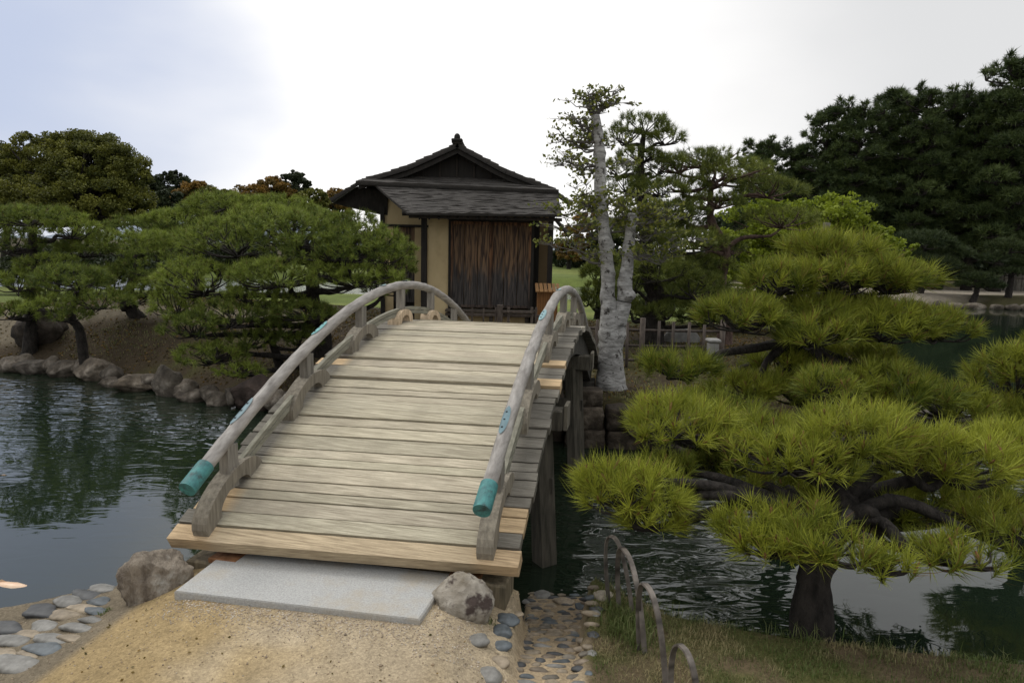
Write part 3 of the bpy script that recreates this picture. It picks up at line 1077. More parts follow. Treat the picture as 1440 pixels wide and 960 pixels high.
# rocks along the far left shore: (px, base py, width px, height px, tone, label)
SHORE = [
    (8, 524, 46, 26, (1.1, 1.05, 1), 'pale low shore rock at the photo\'s left edge'),
    (44, 526, 54, 24, (.75, .72, .7), 'low dark shore rock beside the pale one at the left edge'),
    (84, 530, 44, 30, (.9, .85, .8), 'rounded grey-brown shore rock left of the tall pale one'),
    (124, 536, 54, 36, (1.5, 1.4, 1.3), 'tall pale shore rock with a steep face, left of the flat slab'),
    (152, 545, 30, 16, (.9, .85, .8), 'small low rock tucked between the tall pale rock and the flat one'),
    (184, 551, 66, 26, (1.2, 1.1, .98), 'long flat brownish shore rock at the water line'),
    (230, 557, 46, 44, (.85, .82, .78), 'upright grey block rock right of the long flat shore rock'),
    (268, 565, 46, 20, (.85, .8, .75), 'low flat stone right of the upright grey block'),
    (302, 571, 34, 22, (.9, .85, .8), 'small brown shore stone left of the dark purple rock'),
    (352, 578, 84, 52, (.42, .34, .33), 'big dark purple-brown rock behind the left handrail'),
    (412, 580, 50, 36, (.6, .55, .5), 'dim shore rock half hidden behind the bridge railing'),
]
for k, (px, py, w, h, tone, lab) in enumerate(SHORE):
    q = G(px, py, WATER)
    sx = w * q[1] / FPX
    sz = h * q[1] / FPX
    rock('shore_rock', (q[0], q[1] + sx * .25, WATER + sz * .32), (sx * 1.15, sx * .8, sz * 1.3), 40 + k, M['rock_shore'], lab, 'rock', 'rocks along the far left shore', rz=.2 * (k % 3 - 1), col=tone, cuts=22, lump=.2, fine=.08)
# a second, smaller tier that fills between them
rng = np.random.default_rng(21)
tone_words = ['grey', 'brown', 'dark', 'mossy', 'pale', 'rusty']
fill = [(28, 514, 30, 16), (66, 518, 26, 15), (104, 521, 24, 14), (150, 532, 30, 16), (204, 541, 24, 14), (256, 553, 28, 18), (290, 560, 26, 16), (322, 566, 24, 20), (384, 574, 34, 24), (445, 572, 40, 30), (475, 568, 38, 30)]
fl = ['small stone wedged behind the two leftmost shore rocks', 'small stone behind the low dark shore rock', 'small stone left behind the tall pale shore rock', 'small stone above the long flat shore rock\'s left end',
      'small stone above the long flat shore rock\'s right end', 'small stone just right of the upright grey block', 'small stone above the low flat stones near the purple rock', 'small stone leaning on the purple rock\'s left side',
      'small stone right of the purple rock, seen past the handrail', 'shore stone seen between the left rail and lower rail', 'shore stone behind the bridge\'s left railing posts']
for k, (px, py, w, h) in enumerate(fill):
    q = G(px, py, WATER + .12)
    sx, sz = w * q[1] / FPX * 1.2, h * q[1] / FPX * 1.5
    rock('shore_stone', (q[0], q[1] + .15, WATER + .12 + sz * .2), (sx, sx * .8, sz), 70 + k, M['rock_shore'], fl[k], 'rock', 'small stones of the far left shore', col=np.array([.9, .85, .8]) * rng.uniform(.7, 1.3), sub=3)
q = D(62, 480, 13.0)
rock('mound_boulder', (q[0], q[1], hz(q[0], q[1]) + .18), (1.05, .8, .95), 91, M['rock_shore'], 'large dark boulder on the soil bank under the left pines', 'rock', col=(.5, .45, .42), cuts=12)

# stone wall of the islet by the bridge's far end
wr = empty('retaining_wall', (0.95, 8.15, WATER))
tag(wr, 'dark rough stone retaining wall beside the far end of the bridge', 'wall')
blocks = [(.02, 0, .05, .50, .3, .36), (.55, -.02, .05, .54, .3, .34), (1.05, .0, .04, .46, .3, .32), (-.02, .03, .36, .52, .3, .30), (.50, .02, .36, .46, .3, .30), (.05, .10, .60, .36, .28, .22), (-.55, .25, .1, .6, .3, .5), (-.55, .3, .5, .6, .3, .36), (1.45, .06, .05, .4, .3, .34)]
for k, (x, y, z, a, b, c) in enumerate(blocks):
    v, f = rock_mesh((a * 1.0, b * 1.2, c * 1.0), 120 + k, 4, .07, 0, .06, boxy=.85)
    o = mk('stone_block', v, f, M['rock_shore'], wr, {'col': np.tile(np.array([.62, .55, .48]) * (.8 + .1 * (k % 4)), (len(v), 1))}, True, (x, y, z))
q = G(862, 590, WATER + .25)
rock('bank_boulder', (1.62, 8.0, -.22), (.42, .36, .42), 140, M['rock_shore'], 'rounded grey boulder on the bank below the pale twin-stemmed tree', 'rock', col=(.95, .95, 1.0), lump=.15, cuts=4)
EST = [(2.2, 7.75, .5, .3), (2.75, 7.85, .42, .26), (3.3, 7.95, .55, .3), (3.9, 8.1, .46, .28), (4.5, 8.35, .5, .34), (5.2, 8.7, .6, .3), (5.9, 9.4, .55, .34), (6.5, 10.0, .6, .36)]
ELB = ['bank stone below the pines, nearest to the grey boulder', 'bank stone second from the grey boulder along the islet\'s edge', 'bank stone under the rear pine\'s left boughs', 'bank stone under the rear pine\'s trunk', 'bank stone under the rear pine\'s right boughs', 'bank stone at the islet\'s corner beyond the rear pine', 'pale bank stone seen right of the rear pine', 'pale bank stone at the far right corner of the islet']
for k, (x, y, a, c) in enumerate(EST):
    rock('bank_stone', (x, y, WATER + .16), (a * 1.2, a, c * 2), 150 + k, M['rock_shore'], ELB[k], 'rock', 'edging stones of the islet', col=np.array([1., .97, .95]) * (.7 if k < 5 else 1.35), sub=3)
q = D(958, 455, 13.2)
rock('garden_rock', (q[0], q[1], hz(q[0], q[1]) + .08), (.75, .5, .55), 170, M['pale_stone'], 'pale grey garden rock behind the lattice fence', 'rock', sub=3)

BLUE, GREY, TAN, DARKC, WHITE = (.092, .106, .115), (.185, .18, .165), (.27, .22, .155), (.06, .062, .064), (.29, .255, .195)
CNAME = {BLUE: 'blue-grey', GREY: 'grey', TAN: 'tan', DARKC: 'dark', WHITE: 'pale'}


def cobble(px, py, w, h, col, label, group, seed, zoff=None, rz=0.0, tall=.4, grow=1.0):
    z = 0.0
    for _ in range(4):
        q = G(px, py, z)
        z = hz(q[0], q[1])
    a = w * q[1] / FPX * grow
    b = min(h * q[1] / FPX * 2.0, a * .95)
    v, f = rock_mesh((a * 1.05, b, a * tall), seed, 3, .22, 6, .04)
    c = np.array(col) * np.random.default_rng(seed).uniform(.85, 1.15)
    o = mk('cobble', v, f, M['cobble'], None, {'col': np.tile(c, (len(v), 1))}, True, (q[0], q[1], z + a * tall * .01))
    o.rotation_euler = (0, 0, rz)
    return tag(o, label, 'cobblestone', group)


# cobbles that edge the path on the right
RC = [(713, 872, 36, 17, BLUE, 'dark blue-grey cobble just right of the squat pale boulder'), (706, 889, 38, 19, BLUE, 'broad blue-grey cobble below the boulder\'s right side'),
      (706, 908, 30, 19, BLUE, 'round blue-grey cobble below the broad one on the path edge'), (670, 900, 40, 16, GREY, 'flat grey cobble lying in the sand below the squat boulder'),
      (703, 930, 34, 24, TAN, 'pale tan block at the path edge above the big bottom cobble'), (690, 950, 44, 22, GREY, 'large grey cobble at the bottom edge beside the ramp'),
      (742, 822, 15, 16, GREY, 'small upright grey cobble under the deck\'s right corner'), (741, 836, 14, 12, GREY, 'small round cobble below the upright one by the deck corner'),
      (736, 848, 15, 16, BLUE, 'bluish cobble standing beside the head of the ramp'), (762, 832, 28, 18, GREY, 'rounded grey stone at the ramp\'s left waterside'),
      (793, 840, 34, 12, TAN, 'flat tan stone across the ramp\'s waterside'), (822, 840, 26, 14, BLUE, 'blue-grey stone at the ramp\'s waterside'),
      (849, 838, 32, 20, WHITE, 'whitish stone at the ramp\'s right corner by the first hoop'), (834, 892, 18, 26, DARKC, 'dark upright kerb stone between ramp and grass'),
      (836, 862, 18, 16, GREY, 'grey kerb stone above the dark one beside the grass'), (832, 918, 16, 14, GREY, 'small grey kerb stone below the dark one beside the grass'),
      (828, 946, 12, 18, BLUE, 'small bluish kerb stone beside the grass at the bottom edge'), (727, 863, 18, 12, TAN, 'rusty tan cobble beside the ramp\'s upper left')]
for k, (px, py, w, h, c, lab) in enumerate(RC):
    cobble(px, py, w, h, c, lab, 'cobbles edging the path and ramp', 300 + k, rz=.3 * ((k * 7) % 5 - 2) * .3)
# left: two rows of larger stones along the water
LC = [(12, 884, 46, 14, DARKC, 'dark edging cobble at the waterside, cut by the photo\'s left edge'), (60, 862, 44, 20, DARKC, 'large dark edging cobble at the waterside, second from the left'), (100, 846, 34, 16, GREY, 'grey edging cobble at the waterside, middle of the dark ones'),
      (124, 836, 34, 14, DARKC, 'dark edging cobble at the waterside near its right end'), (145, 828, 28, 12, GREY, 'rightmost grey edging cobble at the waterside'),
      (20, 902, 44, 14, GREY, 'grey cobble inside the left edging, by the photo\'s left edge'), (62, 880, 34, 14, GREY, 'grey cobble right below the large dark edging cobble'), (92, 866, 34, 14, TAN, 'tan cobble in the second row of the left paving'),
      (118, 856, 38, 12, TAN, 'long tan cobble in the second row of the left paving, farther right'), (140, 846, 26, 12, BLUE, 'blue cobble left of the rugged boulder'), (138, 860, 28, 10, BLUE, 'flat blue cobble below the blue one by the rugged boulder'),
      (74, 900, 44, 13, GREY, 'long grey cobble in the third row of the left paving'), (112, 884, 42, 12, GREY, 'pale grey cobble in the third row near the boulder'), (62, 912, 46, 18, BLUE, 'dark blue cobble lying at the sand\'s edge on the left'),
      (22, 934, 52, 20, GREY, 'large grey cobble in the bottom left corner'), (8, 918, 30, 12, TAN, 'tan cobble at the left edge above the large corner one'), (100, 898, 30, 10, TAN, 'small tan cobble beside the dark blue one'), (40, 921, 26, 9, TAN, 'small tan cobble between the dark blue and the corner one'),
      (130, 872, 30, 9, GREY, 'slim grey cobble close under the rugged boulder'), (40, 892, 26, 11, TAN, 'tan cobble between the grey ones in the left paving'), (-20, 925, 40, 16, GREY, 'grey cobble running out of the photo at lower left')]
for k, (px, py, w, h, c, lab) in enumerate(LC):
    cobble(px, py, w, h, c, lab, 'cobbles of the left waterside paving', 330 + k, rz=-.25, tall=.22, grow=1.62)

# cobbled ramp: small stones set in mortar, one paved surface
rng = np.random.default_rng(77)
mb = MB()
pts = []
y = 2.35
while y < 4.5:
    xl = 0.01 + (y - 2.7) * .075
    xr = 0.355 + (y - 2.7) * .15
    x = xl + rng.uniform(0, .05)
    while x < xr:
        w = rng.uniform(.06, .12)
        pts.append((x + w / 2, y + rng.uniform(-.012, .012), w))
        x += w + rng.uniform(.004, .03)
    y += rng.uniform(.052, .07)
cols = [BLUE, GREY, TAN, DARKC, (.20, .16, .115), (.26, .21, .15), TAN, BLUE, (.16, .14, .11)]
for k, (x, y, w) in enumerate(pts):
    if rng.random() < .10: continue
    v, f = rock_mesh((w, rng.uniform(.034, .05), .032), 500 + k, 2, .2, 5, .03)
    a = rng.uniform(-.25, .25)
    R_ = np.array([[math.cos(a), -math.sin(a), 0], [math.sin(a), math.cos(a), 0], [0, 0, 1]])
    mb.add(v @ R_.T + np.array([x, y, hz(x, y) - .002]), f, np.array(cols[rng.integers(len(cols))]) * rng.uniform(.7, 1.1))
tag(mb.build('path', M['cobble'], None, True), kind='structure')

# loose grit on the sand
rng = np.random.default_rng(5)
mb = MB()
v0, f0 = ico(1)
for k in range(1500):
    x, y = rng.uniform(-2.6, .1), rng.uniform(2.1, 3.6)
    if x < -1.75 and y > 3.2: continue
    s = rng.uniform(.002, .0045) if rng.random() < .97 else rng.uniform(.005, .009)
    mb.add(v0 * s * rng.uniform(.7, 1.2, 3) + np.array([x, y, hz(x, y) + s * .3]), f0, np.array([[.34, .26, .17], [.42, .35, .26], [.24, .19, .14], [.28, .21, .13]][rng.integers(4)]) * rng.uniform(.8, 1.1))
fr_a, fr_b = c4[0], c4[1]
for k in range(2600):
    u = rng.random()
    q = fr_a * (1 - u) + fr_b * u
    x, y = q[0] + rng.normal() * .03, q[1] - abs(rng.normal()) * .09 - .004
    if k % 3 == 0: x, y = c4[1][0] + rng.uniform(.0, .3), c4[1][1] + rng.uniform(-.25, .35)
    s = rng.uniform(.002, .0048)
    mb.add(v0 * s * rng.uniform(.7, 1.2, 3) + np.array([x, y, hz(x, y) + s * .3]), f0, np.array([[.44, .36, .27], [.5, .44, .36], [.34, .27, .2]][rng.integers(3)]) * rng.uniform(.8, 1.1))
tag(mb.build('gravel', M['cobble']), kind='stuff')

# ------------------------------------------------------------------ foliage builders


def unit(a):
    return a / (np.linalg.norm(a, axis=-1, keepdims=True) + 1e-9)


def needles(P, Dr, n, L, w, rng, a0=.15, a1=1.15, twig=.05, two=False, droop=0.0):
    """n needles on each shoot; returns verts, faces, shoot index per vert"""
    N = len(P)
    P = np.repeat(P, n, 0)
    Dr = np.repeat(unit(Dr), n, 0)
    r1 = unit(np.cross(Dr, unit(rng.normal(size=Dr.shape))))
    ang = rng.uniform(a0, a1, len(P))[:, None]
    d = Dr * np.cos(ang) + r1 * np.sin(ang)
    ln = (L * rng.uniform(.65, 1.1, len(P)) * rng.uniform(.7, 1.2, N).repeat(n))[:, None]
    base = P + Dr * (rng.uniform(-1, .25, len(P))[:, None] * twig)
    side = unit(np.cross(d, rng.normal(size=d.shape))) * (w / 2)
    sid = np.repeat(np.arange(N), n)
    if not two:
        tip = base + d * ln
        tip[:, 2] -= droop * ln[:, 0]
        V = np.stack([base - side, base + side, tip], 1)
        F = np.arange(len(P) * 3).reshape(-1, 3)
        return V.reshape(-1, 3), [F], np.repeat(sid, 3)
    mid = base + d * ln * .55
    d2 = unit(d + .12 * Dr + np.array([0, 0, -.06 - droop]) + .12 * rng.normal(size=d.shape))
    tip = mid + d2 * ln * .5
    V = np.stack([base - side, base + side, mid - side * .9, mid + side * .9, tip], 1)
    i = np.arange(len(P))[:, None] * 5
    Q = i + np.array([[0, 1, 3, 2]])
    T = i + np.array([[2, 3, 4]])
    return V.reshape(-1, 3), [Q, T], np.repeat(sid, 5)


def pad_shoots(c, r, n, rng, zmin=-.2, upbias=.55, lumps=5):
    """shoots over the top and rim of a lumpy cushion"""
    u = unit(rng.normal(size=(n * 3, 3)))
    u = u[u[:, 2] > zmin][:n]
    lc = unit(rng.normal(size=(lumps, 3)) * np.array([1, 1, .5]))
    k = (u @ lc.T).max(1)
    rad_ = (.78 + .30 * smooth01((k - .45) / .5)) * rng.uniform(.72, 1.05, len(u)) ** .6
    P = np.array(c) + u * rad_[:, None] * np.array(r)
    nrm = unit(u / np.array(r))
    Dr = unit(nrm * .75 + np.array([0, 0, upbias]) + .36 * rng.normal(size=u.shape))
    return P, Dr


def twigs(mb, c, r, P, rng, k=9, rad_=.012, n=5):
    base = np.array(c) - np.array([0, 0, r[2] * .45])
    for i in rng.choice(len(P), min(k, len(P)), replace=False):
        m_ = base * .45 + P[i] * .55 + rng.normal(size=3) * np.array(r) * .12
        m_[2] -= r[2] * .15
        pts = spline([base, m_, P[i]], 6)
        mb.tube(pts, np.linspace(rad_, rad_ * .3, 6), n, cap=False)


def crook(a, b, rng, k=4, amp=.12):
    """crooked limb from a to b"""
    a, b = np.array(a, float), np.array(b, float)
    L = np.linalg.norm(b - a)
    pts = [a]
    for i in range(1, k):
        pts.append(a + (b - a) * i / k + rng.normal(size=3) * L * amp)
    pts.append(b)
    return spline(pts, k * 4)


def pine(name, label, trunk_pts, trunk_r, pads, mat, bark, rng, dens, nn, L, w, group=None, two=False, per_pad=False, twig_k=9, limb_r=.05, cat='pine tree', a1=1.15, zmin=-.2, upbias=.55, droop=0.0, candles=0, twig_r=.012, lo=(0.0, 1.0)):
    """pads: (centre xyz, radii xyz)"""
    base = np.array(trunk_pts[0], float)
    root = empty(name, base)
    tag(root, label, cat, group)
    tp = spline(np.array(trunk_pts) - base, 26)
    tr = np.interp(np.linspace(0, 1, 26), np.linspace(0, 1, len(trunk_r)), trunk_r)
    tr = tr * (1 + .25 * np.exp(-np.linspace(0, 1, 26) * 14))
    v, f = tube(tp, tr, 14, True, rough=.07, rng=rng)
    mk('trunk', v, f, bark, root, None, True)
    limbs = MB()
    VV, FF, TT, off = [], [], [], 0
    for c, r in pads:
        c = np.array(c, float) - base
        r = np.array(r, float)
        area = r[0] * r[1] * 3.1 + (r[0] + r[1]) * r[2] * 3
        n = max(10, int(area * dens))
        P, Dr = pad_shoots(c, r, n, rng, zmin, upbias)
        # limb from the nearest trunk point that lies lower
        cb = c - np.array([0, 0, r[2] * .45])
        dd = np.linalg.norm(tp - cb, axis=1) + np.clip(tp[:, 2] - cb[2] + .05, 0, None) * 3
        j = int(np.argmin(dd))
        if per_pad: j = max(j, 12)
        sag_ = np.array([0, 0, .10 if per_pad else 0.0])
        a_ = tp[j]
        lp = spline([a_, a_ * .6 + cb * .4 + sag_ + rng.normal(size=3) * .05, a_ * .25 + cb * .75 + sag_ * .6 + rng.normal(size=3) * .05, cb], 14)
        lr_ = np.linspace(min(limb_r, tr[j] * .8), limb_r * .4, len(lp))
        limbs.tube(lp, lr_, 8, cap=False, rough=.1, rng=rng)
        twigs(limbs, c, r, P, rng, twig_k, twig_r)
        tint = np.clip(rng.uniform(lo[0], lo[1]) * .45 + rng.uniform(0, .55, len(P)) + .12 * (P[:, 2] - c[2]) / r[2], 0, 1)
        Lp = L * rng.uniform(.85, 1.15)
        v, f, sid = needles(P, Dr, nn, Lp, w, rng, a1=a1, two=two, droop=droop, twig=L * .5)
        kk_ = 5 if two else 3
        t_ = np.clip(tint[sid] + rng.normal(0, .13, len(sid) // kk_).repeat(kk_), .05, 1)
        t_[(rng.random(len(sid) // kk_) < .045).repeat(kk_)] = 0.0
        if per_pad:
            mi = [np.zeros(sum(len(q) for q in f), np.int32)]
            if candles:
                cm = MB()
                for i in rng.choice(len(P), int(len(P) * candles), replace=False):
                    q0 = P[i] - Dr[i] * .01
                    ln = rng.uniform(.03, .07)
                    cm.tube([q0, q0 + Dr[i] * ln * .5, q0 + Dr[i] * ln], [.007, .009, .004], 4, cap=False)
                cv = np.concatenate(cm.v)
                cf = np.array(cm.f) + len(v)
                v = np.concatenate([v, cv])
                t_ = np.concatenate([t_, np.zeros(len(cv))])
                f = f + [cf]
                mi.append(np.ones(len(cf), np.int32))
            pd_ = mk('needle_pad', v, f, mat, root, {'tint': t_})
            if candles:
                pd_.data.materials.append(M['candle'])
                mi = np.concatenate(mi)
                if len(mi) == len(pd_.data.polygons):
                    pd_.data.polygons.foreach_set('material_index', mi)
        else:
            VV.append(v)
            FF += [[q + off for q in f]]
            TT.append(t_)
            off += len(v)
    limbs.build('branches', bark, root, True)
    if not per_pad:
        V = np.concatenate(VV)
        F = [np.concatenate([q[i] for q in FF]) for i in range(len(FF[0]))]
        mk('crown', V, F, mat, root, {'tint': np.concatenate(TT)})
    return root


def padlist(lst, zc=.5, depth_k=.85):
    """(px, py, depth, w px, h px) -> pad centres and radii"""
    out = []
    for (px, py, y, w, h) in lst:
        c = D(px, py, y)
        k = y / FPX
        out.append((c, (w * k / 2, w * k / 2 * depth_k, h * k / 2)))
    return out


def leaves(P, size, rng, flat=.0):
    n = len(P)
    a = unit(rng.normal(size=(n, 3)) * np.array([1, 1, 1 - flat]))
    b = unit(np.cross(a, rng.normal(size=(n, 3))))
    s = (size * rng.uniform(.6, 1.25, n))[:, None]
    V = np.stack([P - a * s * .5, P + b * s * .32, P + a * s * .5, P - b * s * .32], 1)
    return V.reshape(-1, 3), [np.arange(n * 4).reshape(-1, 4)]


def broadleaf(name, label, base, height, lobes, mat, bark, rng, n, size, group=None, cat='tree', trunk_r=.3, clumps=46, cl_r=.30, fill=.35):
    """lobes: (centre offset from base, radii); leaves gather in clumps over the lobes"""
    base = np.array(base, float)
    root = empty(name, base)
    tag(root, label, cat, group)
    PP, TT = [], []
    limbs = MB()
    trunk = spline([(0, 0, -.3), (rng.normal() * .1, 0, height * .25), (rng.normal() * .2, 0, height * .5), (0, 0, height * .7)], 14)
    v, f = tube(trunk, np.linspace(trunk_r, trunk_r * .35, 14), 10, True, rough=.05, rng=rng)
    mk('trunk', v, f, bark, root, None, True)
    for c, r in lobes:
        c, r = np.array(c, float), np.array(r, float)
        k = max(6, int(clumps * r[0] / 3)) if clumps else 10
        u = unit(rng.normal(size=(k * 2, 3)))
        u = u[u[:, 2] > -.55][:k]
        cc = c + u * r * rng.uniform(.62, 1.0, (len(u), 1))
        m_ = int(n * r[0] * r[2]) // max(1, len(cc)) + 1
        cr = cl_r * np.cbrt(r.prod())
        for q in cc:
            g = rng.normal(size=(m_, 3))
            g = unit(g) * rng.uniform(.25, 1, (m_, 1)) ** .5
            pts = q + g * cr * np.array([1.1, 1.1, .75])
            PP.append(pts)
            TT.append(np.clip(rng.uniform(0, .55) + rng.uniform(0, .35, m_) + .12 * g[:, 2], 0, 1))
        j = int(np.argmin(np.linalg.norm(trunk - c, axis=1)))
        for q in cc[::3]:
            limbs.tube(crook(trunk[j], q, rng, 3, .06), np.linspace(trunk_r * .35, trunk_r * .05, 12), 6, cap=False)
    P = np.concatenate(PP)
    v, f = leaves(P, size, rng)
    mk('crown', v, f, mat, root, {'tint': np.concatenate(TT).repeat(4)})
    limbs.build('branches', bark, root, True)
    return root


# ------------------------------------------------------------------ front pine and rear pine on the right
rng = np.random.default_rng(101)
FP = [(955, 600, 4.1, 165, 76), (885, 700, 3.55, 165, 96), (1070, 610, 4.4, 120, 54), (1160, 550, 4.7, 96, 64),
      (1110, 645, 3.6, 170, 84), (1215, 620, 3.6, 200, 96), (1330, 655, 3.6, 180, 90), (1440, 650, 3.9, 130, 90), (1055, 745, 3.3, 130, 70), (1130, 742, 3.25, 110, 70),
      (1350, 785, 3.05, 120, 50), (1245, 800, 2.95, 90, 44), (1440, 765, 3.2, 110, 60), (930, 655, 3.9, 80, 40), (1400, 705, 4.3, 120, 60),
      (1000, 655, 4.4, 110, 50), (1100, 695, 4.2, 110, 50), (1235, 690, 4.3, 120, 60), (1310, 705, 4.2, 110, 60), (1175, 705, 3.9, 110, 50), (1160, 775, 3.02, 120, 50), (1085, 772, 3.15, 100, 44), (1020, 585, 4.9, 100, 50), (1290, 770, 3.3, 70, 34), (915, 735, 3.5, 90, 50), (845, 675, 3.6, 70, 50), (1060, 690, 3.8, 80, 40), (1290, 645, 4.2, 130, 64), (1385, 625, 4.1, 110, 60), (1275, 725, 3.6, 90, 44), (1400, 735, 3.6, 110, 50), (985, 620, 4.3, 100, 50)]
b0 = G(1150, 882, -.08)
tp_ = [(b0[0], b0[1] + .06, -.25), (b0[0] + .0, b0[1] + .08, .15), D(1160, 760, 3.45), D(1190, 715, 3.6), D(1160, 670, 3.8), D(1190, 640, 4.1)]
pine('pine_tree', 'low spreading pine with bright yellow-green needles overhanging the water at front right', tp_, [.105, .09, .09, .085, .07, .05], padlist(FP), M['needle_front'], M['bark'], rng,
     dens=140, nn=46, L=.122, w=.0035, two=True, per_pad=True, twig_k=36, limb_r=.045, a1=1.15, zmin=-.12, upbias=.7, candles=.25, twig_r=.011)
RP = [(1170, 392, 6.3, 190, 70), (1100, 400, 6.2, 110, 60), (1250, 398, 6.2, 110, 64), (1170, 356, 6.5, 130, 46), (1045, 450, 5.9, 130, 74), (1240, 462, 6.0, 140, 76), (1320, 464, 6.1, 100, 66), (1150, 440, 6.2, 120, 46), (1205, 432, 6.4, 110, 40), (1150, 474, 5.8, 120, 54), (955, 522, 5.7, 115, 46), (1105, 520, 6.4, 120, 60), (1200, 510, 6.5, 130, 70), (1060, 548, 6.0, 120, 50), (1000, 565, 6.4, 90, 36), (1130, 560, 6.2, 100, 50), (1268, 556, 5.5, 130, 84), (1200, 560, 5.6, 110, 70), (1330, 575, 5.7, 110, 70)]
b1 = D(1110, 600, 8.0)
tp_ = [(b1[0], 8.05, hz(b1[0], 8.3) - .3), (b1[0] + .05, 7.6, .1), D(1105, 500, 6.7), D(1140, 455, 6.4), D(1165, 420, 6.4), D(1170, 385, 6.4)]
pine('pine_tree', 'rounded cushion-clipped pine behind the front pine, in front of the lattice fence', tp_, [.14, .12, .11, .09, .07, .04], padlist(RP), M['needle_front'], M['bark'], rng,
     dens=92, nn=46, L=.148, w=.0048, two=True, per_pad=True, twig_k=30, limb_r=.055, a1=1.15, zmin=-.12, upbias=.7, candles=.2, twig_r=.012, lo=(0, .55))

TP = [(1430, 540, 6.3, 120, 100), (1490, 530, 6.4, 130, 120), (1400, 585, 6.2, 100, 70), (1460, 600, 6.0, 130, 80), (1540, 580, 6.2, 140, 110)]
tp_ = [(4.75, 8.1, -.6), (4.7, 7.9, -.1), D(1450, 600, 7.0), D(1455, 560, 6.5), D(1460, 530, 6.4)]
pine('pine_tree', 'cushion-clipped pine at the right edge, half out of the photo', tp_, [.13, .12, .10, .07, .04], padlist(TP), M['needle_front'], M['bark'], rng,
     dens=92, nn=46, L=.148, w=.0048, two=True, per_pad=True, twig_k=30, limb_r=.055, a1=1.15, zmin=-.12, upbias=.7, candles=.2, twig_r=.012, lo=(0, .55))

# ------------------------------------------------------------------ pines on the left bank
rng = np.random.default_rng(202)


def gbase(px, y):
    q = D(px, 480, y)
    return np.array([q[0], y, hz(q[0], y) - .1])


LP1 = [(505, 355, 10.6, 150, 74), (420, 332, 10.9, 170, 66), (335, 345, 10.7, 160, 76), (285, 398, 10.4, 120, 74), (390, 388, 10.2, 170, 66), (500, 392, 10.3, 140, 52), (325, 448, 10.1, 120, 54), (430, 440, 10.3, 110, 40), (272, 462, 10.0, 90, 50), (300, 500, 9.9, 100, 46), (550, 372, 10.9, 70, 66), (340, 522, 9.9, 70, 26), (455, 316, 11.4, 120, 40), (485, 322, 11.2, 100, 54), (525, 346, 10.9, 90, 46), (375, 308, 11.4, 120, 40), (250, 430, 10.5, 70, 60), (540, 405, 11, 60, 40), (470, 355, 10.3, 130, 60), (360, 420, 10.4, 120, 44)]
b = gbase(452, 11.2)
pine('pine_tree', 'broad dome-shaped green pine on the left bank beside the tea house', [b, b + (.05, -.1, .5), b + (-.1, -.1, 1.0), D(440, 370, 11.0), D(420, 335, 10.9)], [.16, .14, .12, .09, .05], padlist(LP1), M['needle_left'], M['bark'], rng, dens=62, nn=36, L=.115, w=.0085, a1=1.35, twig_k=30, limb_r=.06, zmin=-.25, twig_r=.016)
b = gbase(395, 10.9)
LPx = [(352, 480, 10.4, 90, 34), (395, 462, 10.5, 80, 32), (420, 480, 10.6, 60, 26)]
pine('pine_tree', 'small dark pine growing low beneath the dome-shaped one', [b, b + (-.05, -.1, .35), D(380, 475, 10.6)], [.09, .07, .04], padlist(LPx), M['needle_left'], M['bark'], rng, dens=62, nn=36, L=.115, w=.0085, a1=1.35, twig_k=14, limb_r=.04, twig_r=.012)
b = gbase(40, 12.6)
LP3 = [(40, 308, 12.3, 120, 44), (100, 325, 12.5, 90, 46), (10, 345, 12.2, 90, 50), (70, 372, 12.2, 80, 40), (25, 400, 12.0, 70, 44), (80, 415, 12.3, 80, 44), (15, 440, 12, 70, 40), (120, 350, 12.9, 90, 50), (-20, 320, 12.4, 100, 60)]
pine('pine_tree', 'open-crowned pine with a straight dark trunk at the photo\'s left edge', [b, b + (.1, 0, .8), D(48, 390, 12.5), D(45, 345, 12.4), D(50, 310, 12.3)], [.13, .11, .10, .08, .04], padlist(LP3), M['needle_left'], M['bark'], rng, dens=62, nn=36, L=.115, w=.0085, a1=1.35, twig_k=14, limb_r=.05, twig_r=.015)
b = gbase(130, 11.4)
LP4 = [(110, 395, 11.3, 110, 50), (75, 430, 11.2, 80, 36), (140, 425, 11.3, 90, 44), (100, 445, 11, 60, 26)]
pine('pine_tree', 'small leaning pine with a forked trunk above the shore rocks', [b, b + (-.15, 0, .25), D(112, 465, 11.35), D(100, 445, 11.3), D(108, 410, 11.3)], [.10, .085, .075, .06, .04], padlist(LP4), M['needle_left'], M['bark'], rng, dens=62, nn=36, L=.115, w=.0085, a1=1.35, twig_k=14, limb_r=.04, twig_r=.013)
b = gbase(200, 13.2)
LP5 = [(170, 350, 13.2, 130, 56), (215, 378, 13.0, 130, 52), (160, 395, 13.0, 110, 44), (240, 402, 12.8, 100, 44), (190, 420, 12.8, 80, 30), (225, 345, 13.6, 110, 50)]
pine('pine_tree', 'mid-sized pine leaning left over the sandy path on the left bank', [b, b + (-.25, 0, .3), D(176, 430, 13.1), D(185, 395, 13.1), D(190, 360, 13.2)], [.12, .11, .09, .07, .04], padlist(LP5), M['needle_left'], M['bark'], rng, dens=62, nn=36, L=.115, w=.0085, a1=1.35, twig_k=12, limb_r=.05, twig_r=.014)
b = gbase(280, 16.5)
LP6 = [(260, 312, 16.5, 130, 44), (320, 292, 16.8, 130, 40), (210, 325, 16.3, 110, 44), (290, 335, 16.2, 130, 44), (380, 292, 17, 130, 36), (430, 300, 17.5, 80, 24), (240, 350, 16, 100, 40)]
